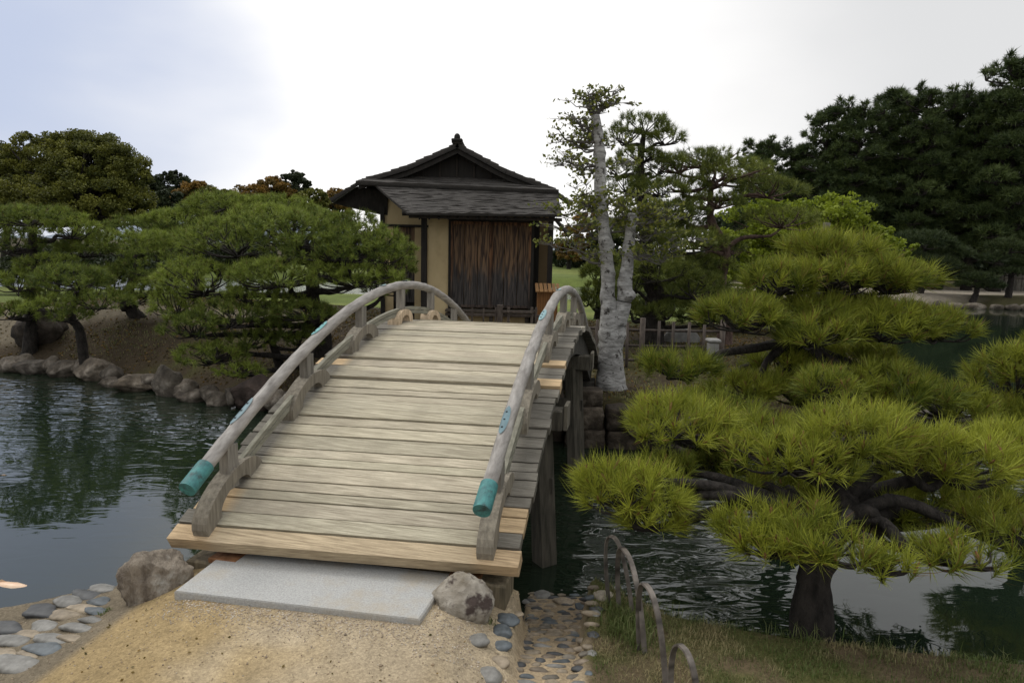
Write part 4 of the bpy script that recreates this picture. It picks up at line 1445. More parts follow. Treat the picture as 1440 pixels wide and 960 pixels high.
pine('pine_tree', 'wide flat-topped pine showing above the others behind the left bank', [b, b + (0, 0, 1.0), D(290, 330, 16.5), D(300, 300, 16.6)], [.16, .13, .1, .05], padlist(LP6), M['needle_left'], M['bark'], rng, dens=42, nn=32, L=.15, w=.012, a1=1.35, twig_k=10, limb_r=.06, twig_r=.018)

# ------------------------------------------------------------------ pale twin-stemmed tree
rng = np.random.default_rng(303)
b = np.array([D(860, 548, 9.0)[0], 9.0, hz(D(860, 548, 9.0)[0], 9.0) - .15])
root = empty('pollarded_tree', b)
tag(root, 'tall pale twin-stemmed pollarded tree with sparse young leaves beside the bridge', 'tree')
kp = 9.0 / FPX


def stem(pxs, ws, y=9.0, n=80):
    P = np.array([D(px, py, y) for px, py in pxs]) - b
    Q = spline(P, n)
    r_ = np.interp(np.linspace(0, 1, n), np.linspace(0, 1, len(ws)), np.array(ws) * kp / 2)
    return Q, r_


s1, r1 = stem([(858, 566), (859, 520), (859, 480), (857, 445), (855, 416), (854, 374), (847, 300), (845, 282), (843, 215), (837, 162)], [52, 38, 32, 26, 19, 19, 17, 17, 15, 12])
s2, r2 = stem([(864, 490), (869, 455), (878, 422), (879, 400), (882, 374), (886, 330), (890, 300)], [26, 23, 21, 20, 18, 15, 9])
for s_, r_, nm in ((s1, r1, 'trunk'), (s2, r2, 'side_stem')):
    v, f = tube(s_, r_, 26, True)
    off = Vector((3, 7, 1))
    out = []
    for q in v:                                   # knots and burrs
        w_ = mn.noise(Vector(q * 4.5) + off) * .016 + max(0, mn.noise(Vector(q * 6.5) + off * 2) - .3) * .12
        out.append(w_)
    out = np.array(out)
    for bx_, by_, bs in ((843, 418, .05), (873, 472, .04), (866, 452, .035), (872, 398, .03), (851, 340, .03), (846, 470, .03)):
        bp_ = D(bx_, by_, 8.93) - b
        out += bs * np.exp(-(np.linalg.norm(v - bp_, axis=1) / .075) ** 2)
    ctr_ = np.repeat(s_, 26, 0)
    v = v + unit(v - ctr_) * out[:, None]
    mk(nm, v, f, M['bark_grey'], root, None, True)
br, LV, tl = MB(), [], []


def spray(start, ends, rr, nleaf, spread, leaf_tip=True, k=3):
    for e in ends:
        a, e_ = D(*start, 9.0) - b, D(e[0], e[1], 9.0 + e[2]) - b
        pts = crook(a, e_, rng, 3, .10)
        br.tube(pts, np.linspace(rr, rr * .25, len(pts)), 6, cap=False)
        for i in range(k + 2):
            j = rng.integers(len(pts) // 3, len(pts))
            tip = pts[j] + rng.normal(size=3) * spread * np.array([1.3, 1.2, .35]) + np.array([0, 0, spread * .35])
            q = crook(pts[j], tip, rng, 2, .14)
            br.tube(q, np.linspace(rr * .3, .003, len(q)), 4, cap=False)
            for h in range(5):
                t2 = q[-1] + rng.normal(size=3) * spread * .55 * np.array([1.2, 1.2, .4]) + np.array([0, 0, spread * .22])
                br.tube([q[len(q) // 2], (q[len(q) // 2] + t2) / 2 + rng.normal(size=3) * .01, t2], [.005, .0035, .002], 4, cap=False)
                LV.append(t2 + rng.normal(size=(nleaf, 3)) * spread * np.array([.32, .32, .14]))


spray((838, 160), [(815, 140, 0), (828, 132, .1), (848, 130, -.1), (868, 138, 0), (858, 148, .2), (810, 150, -.2), (840, 138, .2)], .022, 2, .09, k=4)
spray((838, 200), [(812, 187, 0), (788, 186, 0), (797, 165, .1), (815, 168, .1), (805, 160, -.1)], .026, 2, .09, k=4)
spray((840, 210), [(800, 200, 0), (795, 212, .2), (870, 200, .2)], .014, 3, .10)
spray((842, 235), [(805, 232, 0), (815, 245, .2), (795, 225, -.2), (880, 238, .3)], .016, 3, .12)
spray((848, 290), [(800, 285, 0), (780, 300, -.1), (820, 270, .2), (900, 275, .3), (812, 300, .3)], .022, 5, .15, k=4)
spray((852, 330), [(790, 318, 0), (805, 338, .2), (905, 320, .3), (930, 310, .3)], .022, 4, .15, k=4)
spray((858, 370), [(800, 352, 0), (820, 362, .1), (790, 340, .2)], .020, 4, .14)
spray((886, 360), [(935, 350, 0), (925, 372, 0), (945, 335, .2), (918, 330, -.1)], .020, 5, .15, k=4)
spray((889, 315), [(920, 300, .1), (905, 285, .1), (935, 320, 0), (870, 290, 0), (945, 300, .1)], .018, 6, .15, k=4)
br.build('branches', M['twig_grey'], root, True)
P = np.concatenate(LV)
v, f = leaves(P, .062, rng)
mk('leaf_sprays', v, f, M['leaf_sparse'], root, {'tint': rng.uniform(0, 1, len(P)).repeat(4)})

# ------------------------------------------------------------------ trees on the islet behind the pale tree
rng = np.random.default_rng(404)
b = gbase(915, 12.6)
PA = [(908, 178, 12.4, 84, 40), (880, 195, 12.5, 60, 34), (935, 196, 12.3, 56, 34), (905, 222, 12.4, 80, 30), (880, 262, 12.5, 70, 34), (930, 268, 12.3, 90, 40), (955, 300, 12.2, 80, 40), (905, 330, 12.0, 90, 44), (960, 345, 12.0, 90, 50), (925, 385, 11.9, 110, 50), (975, 405, 11.9, 80, 60), (890, 400, 12.4, 60, 60), (940, 440, 12.2, 90, 40), (985, 450, 12.4, 60, 40)]
PA += [(x, y, 12.6 + .3 * (i % 3), 66, 36) for i, (x, y) in enumerate([(870, 240), (925, 238), (895, 290), (930, 315), (865, 320), (960, 322), (915, 355), (945, 410), (905, 440), (975, 370), (870, 430), (1000, 400)])]
pine('pine_tree', 'slender dark-trunked pine rising right behind the pale twin-stemmed tree', [b, b + (.05, 0, 1), D(912, 380, 12.5), D(905, 300, 12.5), D(900, 240, 12.5), D(905, 190, 12.4)], [.21, .18, .15, .11, .08, .04], padlist(PA), M['needle_mid'], M['bark'], rng, dens=85, nn=26, L=.12, w=.008, a1=1.35, twig_k=12, limb_r=.045, twig_r=.016, lo=(0, .5))
b = gbase(1018, 13.0)
PB = [(985, 228, 12.9, 80, 34), (1035, 242, 12.8, 110, 40), (960, 262, 12.8, 80, 34), (1080, 268, 12.8, 100, 44), (1010, 285, 12.6, 90, 36), (950, 300, 12.8, 70, 40), (1100, 310, 12.6, 100, 46), (975, 340, 12.6, 90, 44), (1000, 375, 12.8, 70, 40), (1000, 425, 12.6, 80, 50)]
PB += [(x, y, 12.7 + .3 * (i % 3), 74, 36) for i, (x, y) in enumerate([(955, 235), (1005, 225), (1060, 250), (1010, 255), (985, 285), (1020, 350), (985, 385), (1035, 420), (940, 330)])]
pine('pine_tree', 'open pine with a reddish forked trunk and bare crooked boughs right of the slender pine', [b, b + (.0, 0, .6), D(1012, 400, 13.0), D(1020, 350, 12.9), D(1000, 310, 12.9), D(1000, 260, 12.9)], [.15, .13, .12, .10, .08, .04], padlist(PB), M['needle_mid'], M['bark_red'], rng, dens=60, nn=28, L=.12, w=.008, a1=1.35, twig_k=12, limb_r=.05, twig_r=.018)
b = gbase(1155, 15.0)
rng = np.random.default_rng(405)


def lob(lst, b):
    out = []
    for px, py, y, w, h in lst:
        k = y / FPX / 2
        out.append((D(px, py, y) - b, (w * k, w * k * .8, h * k)))
    return out


broadleaf('maple_tree', 'bright yellow-green spring maple behind the cushion-clipped pine', b, 2.6, lob([(1150, 318, 15, 120, 80), (1100, 330, 15.2, 110, 90), (1205, 325, 15, 80, 60), (1180, 295, 15, 90, 44), (1070, 350, 15.4, 110, 90), (1060, 300, 15.6, 90, 50), (1220, 350, 15, 90, 60), (1285, 365, 14.6, 40, 40), (1120, 370, 15, 150, 70), (1040, 400, 15, 110, 70), (1110, 420, 15, 120, 70), (1035, 350, 15.4, 80, 60)], b), M['leaf_maple'], M['bark_red'], rng, 4200, .085, trunk_r=.09, clumps=150, cl_r=.22)
q = D(1160, 330, 14.0)
tr_ = MB()
tr_.tube(spline([(0, 0, hz(q[0], 14) - q[2]), (.03, 0, -.6), (0, 0, 0), (.02, 0, .25)], 10), np.linspace(.10, .07, 10), 12, rough=.06, rng=rng)
for e in ((-.22, 0, .12), (.1, .1, .22)):
    tr_.tube(crook((0, 0, .1), e, rng, 2, .08), np.linspace(.05, .02, 8), 6)
tag(tr_.build('tree_stump', M['twig_grey'], None, True, (q[0], 14.0, q[2])), 'pale lopped tree stump standing among the bright maple leaves', 'tree')
b = gbase(838, 17.5)
pine('pine_tree', 'low dark pine bush behind the pale tree, left of its trunk', [b, b + (.02, 0, .4), D(842, 400, 17.5)], [.10, .08, .04], padlist([(838, 385, 17.4, 50, 40), (850, 415, 17.2, 60, 50), (825, 425, 17.3, 40, 26), (850, 365, 17.6, 40, 30)]), M['needle_mid'], M['bark'], rng, dens=80, nn=24, L=.17, w=.014, twig_k=8, limb_r=.05, lo=(0, .4))
rng = np.random.default_rng(406)
b = gbase(1070, 17.0)
pine('pine_tree', 'dark dense pine filling the gap behind the fence, right of the slender pine', [b, b + (.05, 0, .8), D(1050, 380, 17)], [.15, .12, .06], padlist([(960, 430, 15.5, 120, 70), (1030, 440, 16, 100, 60), (920, 420, 16.5, 90, 70), (985, 385, 16.5, 110, 60)]), M['needle_mid'], M['bark'], rng, dens=70, nn=24, L=.17, w=.014, twig_k=8, limb_r=.05, lo=(0, .3))

# lattice fence on the islet
fr = empty('lattice_fence', (0, 10.6, 0))
tag(fr, 'weathered brown bamboo lattice fence behind the pale tree', 'fence')
rng = np.random.default_rng(407)
x0, x1 = D(792, 460, 10.6)[0], D(1012, 470, 10.6)[0]
zt_ = D(900, 455, 10.6)[2]
zg = hz(1.9, 10.6)
for i, zz in enumerate((zt_ - .10, zt_ - .36, zt_ - .60)):
    m_ = MB()
    m_.tube([(x0, 0, zz + .02), ((x0 + x1) / 2, .012, zz - .01), (x1, 0, zz)], .022, 8, np.ones(3) * rng.uniform(.8, 1.1))
    m_.build('rail', M['bamboo'], fr, True)
n_ = 11
for i in range(n_):
    x = x0 + (x1 - x0) * i / (n_ - 1) + rng.uniform(-.04, .04)
    m_ = MB()
    r_ = .045 if i in (0, 5, 10) else .025
    h_ = zt_ + (.10 if i in (0, 5, 10) else rng.uniform(-.02, .06))
    m_.tube([(x, -.045, zg - .2), (x + rng.uniform(-.02, .02), -.045, h_)], r_, 8, np.ones(3) * rng.uniform(.7, 1.2))
    m_.build('post' if r_ > .03 else 'picket', M['bamboo'], fr, True)
q = D(1003, 478, 10.3)
m_ = MB()
m_.box((0, 0, .25), (.15, .15, .6), None, (1, 1, 1), .02)
m_.box((0, 0, .58), (.20, .20, .06), None, (1, 1, 1), .02)
tag(m_.build('stone_post', M['pale_stone'], loc=(q[0], 10.3, hz(q[0], 10.3) - .05)), 'short pale stone post at the right end of the lattice fence', 'post')

# ------------------------------------------------------------------ tea house
HY = 13.1


def build_house():
    hx_ = lambda px, py, y: D(px, py, y)[0]
    hzz = lambda px, py, y: D(px, py, y)[2]
    org = np.array([D(690, 400, HY)[0], HY, .2])
    root = empty('tea_house', org)
    tag(root, 'small dark-roofed tea house with ochre walls behind the bridge', 'building')
    X = lambda px, y=HY, py=380: hx_(px, py, y) - org[0]
    Z = lambda py, y=HY, px=680: hzz(px, py, y) - org[2]
    Y = lambda y: y - HY
    zf = Z(434)                                      # floor level
    ze = Z(300, 12.35)                               # lower edge of the pent roof
    zg_ = -.35
    ztop = Z(268, 13.6)
    K = 1e-3

    def wall(x0, x1, z0, z1, y, th, mat, name='wall'):
        m = MB()
        m.box(((x0 + x1) / 2, y + th / 2, (z0 + z1) / 2), (x1 - x0, th, z1 - z0))
        return m.build(name, mat, root)
    xl, xr = X(597), X(773)
    # walls
    wall(X(602), X(631), zg_, Z(292), 0.03, .10, M['plaster'])
    wall(X(631) + K, X(747), zg_, zf - .05, 0.06, .10, M['plaster'])
    wall(X(631) + K, X(747), Z(311), Z(292), 0.04, .10, M['plaster_dim'])  # cream strip above the doors, eave shade painted into its colour
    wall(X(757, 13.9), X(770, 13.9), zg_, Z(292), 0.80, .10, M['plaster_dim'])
    # side walls and back
    yb = 3.3
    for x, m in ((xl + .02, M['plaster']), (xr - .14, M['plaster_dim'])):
        w_ = MB()
        w_.box((x + .05, 1.0 + (yb - 1.0) / 2 + .0, (zg_ + ztop) / 2), (.10, yb - 1.0, ztop - zg_))
        w_.build('wall', m, root)
    wall(xl, xr, zg_, ztop, yb, .1, M['plaster'])
    # recessed left wall with its own doorway
    yl = 1.1
    x0, x1 = X(541, HY + yl), X(597, HY + yl)
    wall(x0, x1 + .1, Z(319, HY + yl), Z(272, HY + yl), yl, .1, M['plaster'])
    wall(X(583, HY + yl), x1 + .1, zg_, Z(321, HY + yl), yl, .1, M['plaster'])
    wall(x0, X(553, HY + yl), zg_, Z(321, HY + yl), yl, .1, M['plaster'])
    m = MB()
    m.box(((x0 + x1) / 2 + .05, yl + .03, Z(320, HY + yl)), (x1 - x0 + .1, .14, .05))
    m.box((x0 - .04, yl + .03, (zg_ + Z(272, HY + yl)) / 2), (.09, .16, Z(272, HY + yl) - zg_))
    m.build('lintel', M['black_wood'], root)
    m = MB()
    for k in range(4):
        a, b_ = X(553, HY + yl), X(583, HY + yl)
        w_ = (b_ - a) / 4
        m.box((a + w_ * (k + .5), yl + .06, (zf + Z(322, HY + yl)) / 2), (w_ - .012, .04, Z(322, HY + yl) - zf), None, np.ones(3) * (.85 + .1 * (k % 3)))
    m.build('door', M['door'], root)
    wall(X(541, HY + yl) + .02, X(597, HY + yl) + .08, zg_, Z(300, HY + yl), yl + .12, .05, M['black_wood'])  # black backing, added to stop light passing between the door boards
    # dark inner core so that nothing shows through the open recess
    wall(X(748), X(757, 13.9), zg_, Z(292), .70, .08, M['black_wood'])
    # posts
    for px, w_, y, zz in ((596, .11, 0, Z(303)), (747.5, .075, .02, Z(303)), (773, .10, .0, Z(303)), (632, .05, -.005, Z(303)), (772, .10, .85, Z(290))):
        m = MB()
        m.box((X(px, HY + y), y + .03, (zz + zg_) / 2), (w_, w_ * .95, zz - zg_), None, (1, 1, 1), .006)
        m.build('post', M['black_wood'], root)
    # the pair of sliding board doors
    da, db = X(634), X(746)
    zd0, zd1 = zf + .02, Z(312)
    for s in range(2):
        m = MB()
        a = da + (db - da) * s / 2
        w_ = (db - da) / 2
        y = -.005 if s == 0 else .03
        for k in range(3):
            ww = w_ / 3
            m.box((a + ww * (k + .5), y + .02, (zd0 + zd1) / 2), (ww - .012, .03, zd1 - zd0 - .01), None, np.array([1.0, .97, .95]) * (.85 + .13 * ((k + s) % 3)))
        d = m.build('sliding_door', M['door'], root)
        fm = MB()
        c = (1.15, .9, .75)
        fm.box((a + .018, y - .004, (zd0 + zd1) / 2), (.034, .035, zd1 - zd0), None, c)
        fm.box((a + w_ - .018, y - .004, (zd0 + zd1) / 2), (.034, .035, zd1 - zd0), None, c)
        fm.box((a + w_ / 2, y - .002, zd1 - .03), (w_ - .07, .035, .06), None, c)
        fm.box((a + w_ / 2, y - .002, zd0 + .03), (w_ - .07, .035, .05), None, c)
        fm.build('door_frame', M['door'], d)
    m = MB()
    m.box(((da + db) / 2, .01, zd1 + .035), (db - da + .06, .10, .06))
    m.build('lintel', M['black_wood'], root)
    # sill and narrow veranda
    m = MB()
    m.box(((da + db) / 2 + .02, -.05, zf - .035), (db - da + .22, .30, .05), None, (3.2, 3.0, 2.8), .006)
    m.box(((da + db) / 2 + .02, -.12, zf - .11), (db - da + .22, .10, .06), None, (2.4, 2.2, 2.1), .006)
    for px in (640, 692, 742):
        m.box((X(px), -.10, (zf - .14 + zg_) / 2), (.07, .07, zf - .14 - zg_), None, (2, 1.9, 1.8))
    m.build('veranda', M['black_wood'], root)
    # hooked beam end under the eave on the left
    m = MB()
    m.tube([(X(566, 12.6), -.55, ze - .02), (X(590, 12.6), -.5, ze - .01)], .05, 8)
    m.build('beam_end', M['black_wood'], root)

    # ---- roofs
    def roof_slab(name, q, th, mat=M['roof'], nu=26, nv=16, sag=0.0, parent=root, rough=.012, rows=9):
        """q: four corners a(top left) b(top right) c(bottom right) d(bottom left); stepped like courses of shingle"""
        rg = np.random.default_rng(int(abs(q[0][0] * 100)) + 3)
        a, b_, c, d = [np.array(k, float) for k in q]
        vs, cs, fs = [], [], []
        n0 = np.cross(b_ - a, d - a)
        n0 /= np.linalg.norm(n0)
        if n0[2] < 0: n0 = -n0
        rows_v = []
        for r_ in range(rows):
            rows_v += [(r_ / rows, .0), ((r_ + .98) / rows, .016 * min(1, 9 / rows))]
        for v_, lift in rows_v:
            for u in np.linspace(0, 1, nu):
                p_ = (a * (1 - u) + b_ * u) * (1 - v_) + (d * (1 - u) + c * u) * v_
                p_ = p_ + n0 * (lift + rg.normal() * rough * .5) - np.array([0, 0, sag * 4 * v_ * (1 - v_)])
                vs.append(p_)
                cs.append(np.ones(3) * rg.uniform(.88, 1.14))
        R_ = len(rows_v)
        for i in range(R_ - 1):
            for j in range(nu - 1):
                fs.append((i * nu + j, i * nu + j + 1, (i + 1) * nu + j + 1, (i + 1) * nu + j))
        base_n = len(vs)
        for v_, u in ((0, 0), (0, 1), (1, 1), (1, 0)):
            p_ = (a * (1 - u) + b_ * u) * (1 - v_) + (d * (1 - u) + c * u) * v_ - n0 * th
            vs.append(p_)
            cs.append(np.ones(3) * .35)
        A, B_, C_, D_ = 0, nu - 1, R_ * nu - 1, (R_ - 1) * nu
        fs += [(base_n, base_n + 3, base_n + 2, base_n + 1)]
        fs += [tuple(range(D_, C_ + 1)) + (base_n + 2, base_n + 3)]
        fs += [tuple(range(A, B_ + 1))[::-1] + (base_n, base_n + 1)]
        fs += [tuple(i * nu for i in range(R_)) + (base_n + 3, base_n)]
        fs += [tuple(i * nu + nu - 1 for i in range(R_))[::-1] + (base_n + 1, base_n + 2)]
        return mk(name, vs, fs, mat, parent, {'col': np.array(cs)})

    def pt(px, py, y):
        q_ = D(px, py, y) - org
        return q_
    # pent roof over the front
    roof_slab('pent_roof', [pt(524, 257, 13.55), pt(784, 269, 13.55), pt(790, 302, 12.35), pt(573, 299, 12.35)], .05, rows=20)
    # front skirt of the main roof, just above it
    roof_slab('eave_roof', [pt(541, 243, 14.1), pt(745, 250, 14.1), pt(786, 268, 13.35), pt(500, 255, 13.35)], .07, rows=5)
    # main gable slopes, ridge runs away from us
    ap = pt(643, 201, 13.55)
    yk = 3.6
    apb = ap + np.array([0, yk, 0])
    for foot, in ((pt(503, 254, 13.55),), (pt(782, 266, 13.55),)):
        midp = ap * .5 + foot * .5 - np.array([0, 0, .07])
        for (t1, t2) in ((ap, midp), (midp, foot)):
            roof_slab('gable_roof', [t1, t1 + np.array([0, yk, 0]), t2 + np.array([0, yk, 0]), t2], .09, rows=6)
        # barge board under the verge
        m = MB()
        P_ = np.array([ap + (0, .06, -.10), midp + (0, .06, -.10), foot + (0, .06, -.07)])
        pts_ = spline(P_, 9)
        v_, f_ = [], []
        for k, p_ in enumerate(pts_):
            for dy, dzv in ((0, 0), (.05, 0), (.05, -.095), (0, -.095)):
                v_.append(p_ + np.array([0, dy, dzv]))
        for k in range(8):
            for e in range(4):
                e2 = (e + 1) % 4
                f_.append((k * 4 + e, k * 4 + e2, k * 4 + 4 + e2, k * 4 + 4 + e))
        m.add(v_, f_, (.9, .9, .9))
        m.build('barge_board', M['black_wood'], root)
    # gable panel with lattice slats
    m = MB()
    fl_, fr_ = pt(515, 252, 13.9), pt(770, 262, 13.9)
    apg = pt(643, 208, 13.9)
    m.add([fl_, fr_, apg, fl_ + (0, .06, 0), fr_ + (0, .06, 0), apg + (0, .06, 0)], [(0, 1, 2), (5, 4, 3), (0, 3, 4, 1), (1, 4, 5, 2), (2, 5, 3, 0)], (.7, .7, .7))
    for k in range(7):
        u = .22 + .56 * k / 6
        p_ = fl_ * (1 - u) + fr_ * u
        h_ = (apg[2] - p_[2]) * (1 - abs(u - .5) * 2) * .8
        m.box((p_[0], -.0 + fl_[1] - .02, p_[2] + h_ / 2), (.03, .03, h_), None, (1.2, 1.1, 1.0))
    m.build('gable', M['black_wood'], root)
    # ridge cap and its end ornament
    m = MB()
    m.box(ap + np.array([0, yk / 2, .02]), (.22, yk + .1, .08), None, (1, 1, 1), .02)
    rdg = m.build('ridge_cap', M['roof'], root)
    m = MB()
    m.box(ap + np.array([0, -.02, .045]), (.22, .16, .06), None, (.6, .6, .6), .015)
    v_, f_ = ico(2)
    m.add(v_ * np.array([.065, .06, .085]) + ap + np.array([0, -.02, .10]), f_, (.6, .6, .6))
    m.build('ridge_ornament', M['black_wood'], rdg)
    # left side eave with dark underside, and the right one
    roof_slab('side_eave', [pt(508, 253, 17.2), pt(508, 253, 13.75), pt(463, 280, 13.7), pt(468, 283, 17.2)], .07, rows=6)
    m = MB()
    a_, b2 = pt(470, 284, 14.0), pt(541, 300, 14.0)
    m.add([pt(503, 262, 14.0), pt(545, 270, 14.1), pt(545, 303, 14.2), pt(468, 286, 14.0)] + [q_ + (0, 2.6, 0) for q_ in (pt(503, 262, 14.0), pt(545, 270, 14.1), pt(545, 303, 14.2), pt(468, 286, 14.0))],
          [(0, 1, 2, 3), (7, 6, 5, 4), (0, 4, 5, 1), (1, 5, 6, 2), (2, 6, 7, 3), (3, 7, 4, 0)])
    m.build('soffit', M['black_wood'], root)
    roof_slab('side_eave', [pt(772, 262, 13.75), pt(772, 262, 16.6), pt(806, 286, 16.6), pt(803, 285, 13.75)], .08, rows=5)
    roof_slab('side_eave', [pt(782, 308, 13.6), pt(782, 306, 15.2), pt(803, 331, 15.2), pt(800, 330, 13.5)], .05, rows=4)
    # rafters under the pent roof
    m = MB()
    for k in range(15):
        px = 588 + k * 13.6
        a_, b3 = pt(px, 272, 13.2) - (0, 0, .14), pt(px + (1 if px > 680 else 2), 302, 12.42) - (0, 0, .075)
        m.tube([a_, b3], .022, 5)
    m.build('rafters', M['black_wood'], root)
    m = MB()
    m.box(((X(575, 12.5) + X(788, 12.5)) / 2, 12.5 - HY, ze - .10 + .02), (X(788, 12.5) - X(575, 12.5), .06, .06), None, (1.3, 1.2, 1.1))
    m.build('eave_beam', M['black_wood'], root)


build_house()

# cabinet beside the tea house
q = D(770, 425, 12.2)
cr_ = empty('slatted_cabinet', (q[0], 12.2, hz(q[0], 12.2)))
tag(cr_, 'orange-brown wooden cabinet with a slatted lid beside the tea house', 'cabinet')
zt2 = D(770, 408, 12.2)[2] - cr_.location[2]
m = MB()
m.box((0, .2, zt2 / 2), (.38, .4, zt2))
for k in range(9):
    m.box((-.17 + k * .0425, -.006, zt2 / 2), (.010, .02, zt2 - .06), None, (.6, .55, .5))
m.build('body', M['cabinet'], cr_)
m = MB()
for k in range(6):
    m.box((-.2 + k * .08, .16, zt2 + .045 - .01), (.062, .52, .022), Matrix.Rotation(rad(14), 3, 'X'), np.array([1.1, 1.25, 1.4]) * (1 if k % 2 else .85), .004)
m.build('lid', M['cabinet'], cr_)

# low picket gate between bridge and tea house
gr = empty('picket_gate', (D(700, 440, 11.6)[0], 11.6, 0))
tag(gr, 'low grey picket gate with a square post in front of the tea house', 'gate')
zt3 = D(700, 434, 11.6)[2]
gx0 = gr.location[0]
m = MB()
for px, w_, up in ((664, .03, 0), (680, .03, 0), (697, .03, .02), (703, .10, .07), (715, .05, .03), (748, .05, .04), (754, .04, .04), (640, .04, 0)):
    m.box((D(px, 440, 11.6)[0] - gx0, 0, (zt3 + up) / 2), (w_, w_, zt3 + up), None, (1, 1, 1), .004)
m.build('pickets', M['bamboo'], gr)
m = MB()
m.box((.1, .03, zt3 - .12), (1.45, .03, .05), None, (1, 1, 1), .004)
m.box((.35, -.03, zt3 - .05), (.55, .03, .04), None, (1, 1, 1), .004)
m.build('rail', M['bamboo'], gr)

# ------------------------------------------------------------------ border hoops
def gpt(px, py):
    z = 0.0
    for _ in range(6):
        q_ = G(px, py, z)
        z = hz(q_[0], q_[1])
    return q_


HO = [((859, 850), (891, 866), 755, 'first and farthest bamboo border hoop beside the ramp, nearest the water'), ((872, 856), (908, 918), 776, 'second bamboo border hoop from the water, overlapping the farthest one'),
      ((901, 914), (938, 968), 825, 'third bamboo border hoop from the water, standing clear in the grass'), ((945, 985), (985, 1030), 911, 'nearest bamboo border hoop, cut off by the bottom edge')]
for k, (fa, fb, apy, lab) in enumerate(HO):
    a, b_ = gpt(*fa)[:2], gpt(*fb)[:2]
    ym = (a[1] + b_[1]) / 2
    h_ = D((fa[0] + fb[0]) / 2, apy, ym)[2] - (hz(*a) + hz(*b_)) / 2
    za, zb2 = hz(*a) - .05, hz(*b_) - .05
    c = (a + b_) / 2
    n = 30
    mb = MB()
    hw = np.append((b_ - a) / 2, 0)
    nrm = np.array([hw[1], -hw[0], 0])
    nrm /= np.linalg.norm(nrm)
    vs, fs = [], []
    rg = np.random.default_rng(k)
    for i in range(n):
        t = math.pi * i / (n - 1)
        cu, su = math.cos(t), math.sin(t)
        cu = -math.copysign(abs(cu) ** .8, cu)
        su = su ** .75
        p_ = np.array([c[0], c[1], 0]) + hw * cu
        zz = (za * (1 - cu) / 2 + zb2 * (1 + cu) / 2) + su * (h_ + .05)
        p_[2] = zz
        p_[0] -= (.075, .055, .05, .03)[k] * su
        # flat strip: outward radial direction in the hoop's plane
        o_ = unit(hw) * cu * .9 + np.array([0, 0, su])
        o_ = o_ / (np.linalg.norm(o_) + 1e-9)
        for dn, dr in ((-.014, 0), (.014, 0), (.012, .009), (-.012, .009)):
            vs.append(p_ + nrm * dn + o_ * dr)
    for i in range(n - 1):
        for e in range(4):
            e2 = (e + 1) % 4
            fs.append((i * 4 + e, i * 4 + e2, i * 4 + 4 + e2, i * 4 + 4 + e))
    cs = np.ones((n * 4, 3)) * np.repeat(rg.uniform(.75, 1.15, n), 4)[:, None]
    for nd_ in (5, 13, 22):
        cs[nd_ * 4:nd_ * 4 + 4] *= .35
    mb.add(np.array(vs), fs, cs)
    tag(mb.build('border_hoop', M['hoop']), lab, 'border hoop', 'bamboo hoops along the grass edge')

# ------------------------------------------------------------------ grass
rng = np.random.default_rng(606)


def blades(xy, hgt, w, lean, tint, z=None):
    n = len(xy)
    z = land_h(xy[:, 0], xy[:, 1]) if z is None else z
    base = np.concatenate([xy, z[:, None] - .004], 1)
    a = rng.uniform(0, 2 * np.pi, n)
    d = np.stack([np.cos(a), np.sin(a), np.zeros(n)], 1)
    s = np.stack([-np.sin(a), np.cos(a), np.zeros(n)], 1) * (w / 2)[:, None] if np.ndim(w) else np.stack([-np.sin(a), np.cos(a), np.zeros(n)], 1) * w / 2
    mid = base + d * (lean * hgt * .35)[:, None] + np.array([0, 0, 1]) * (hgt * .6)[:, None]
    tip = base + d * (lean * hgt)[:, None] + np.array([0, 0, 1]) * (hgt * (1 - .35 * lean))[:, None]
    V = np.stack([base - s, base + s, mid + s * .8, mid - s * .8, tip], 1).reshape(-1, 3)
    i = np.arange(n)[:, None] * 5
    return V, i + np.array([[0, 1, 2, 3]]), i + np.array([[3, 2, 4]]), np.repeat(tint, 5)


def scatter_grass(name, n, xr, yr, hfun, tintfun, keep, w=.0028):
    x, y = rng.uniform(*xr, n), rng.uniform(*yr, n)
    k = keep(x, y)
    x, y = x[k], y[k]
    xy = np.stack([x, y], 1)
    h_ = hfun(x, y)
    V, Q, T, tn = blades(xy, h_, w, rng.uniform(.1, .9, len(x)), np.clip(tintfun(x, y), 0, 1))
    return tag(mk(name, V, [Q, T], M['grass'], None, {'tint': tn}), kind='stuff')


def nearkeep(x, y):
    d = sdf(POND, x, y)
    n1 = lattice(x, y, .16, 31)
    return (d < -.10) & (x > .40 + (y - 2.7) * .13) & (rng.random(len(x)) < .25 + .75 * smooth01((n1 - .3) / .3))


scatter_grass('grass', 110000, (.3, 4.2), (1.7, 3.9), lambda x, y: rng.uniform(.012, .04, len(x)) * (.6 + .8 * lattice(x, y, .3, 32)), lambda x, y: .05 + .75 * smooth01((lattice(x, y, .35, 33) * .7 + lattice(x, y, .1, 35) * .3 - .38) / .3) + rng.normal(0, .22, len(x)), nearkeep)


def edgekeep(x, y):
    d = sdf(POND, x, y)
    return (d < .0) & (d > -.22) & (x > .62) & (rng.random(len(x)) < .15 + .85 * smooth01((lattice(x, y, .25, 34) - .35) / .2))


scatter_grass('grass', 30000, (.5, 4.5), (2.6, 4.2), lambda x, y: rng.uniform(.04, .12, len(x)), lambda x, y: rng.uniform(0, .28, len(x)), edgekeep, .004)


def cornerkeep(x, y):
    return (np.hypot((x - .66) / .16, (y - 3.28) / .3) < rng.uniform(.4, 1, len(x))) & (rng.random(len(x)) < .8)


scatter_grass('grass', 6000, (.45, .95), (2.9, 3.7), lambda x, y: rng.uniform(.04, .11, len(x)), lambda x, y: rng.uniform(0, .3, len(x)), cornerkeep, .0035)


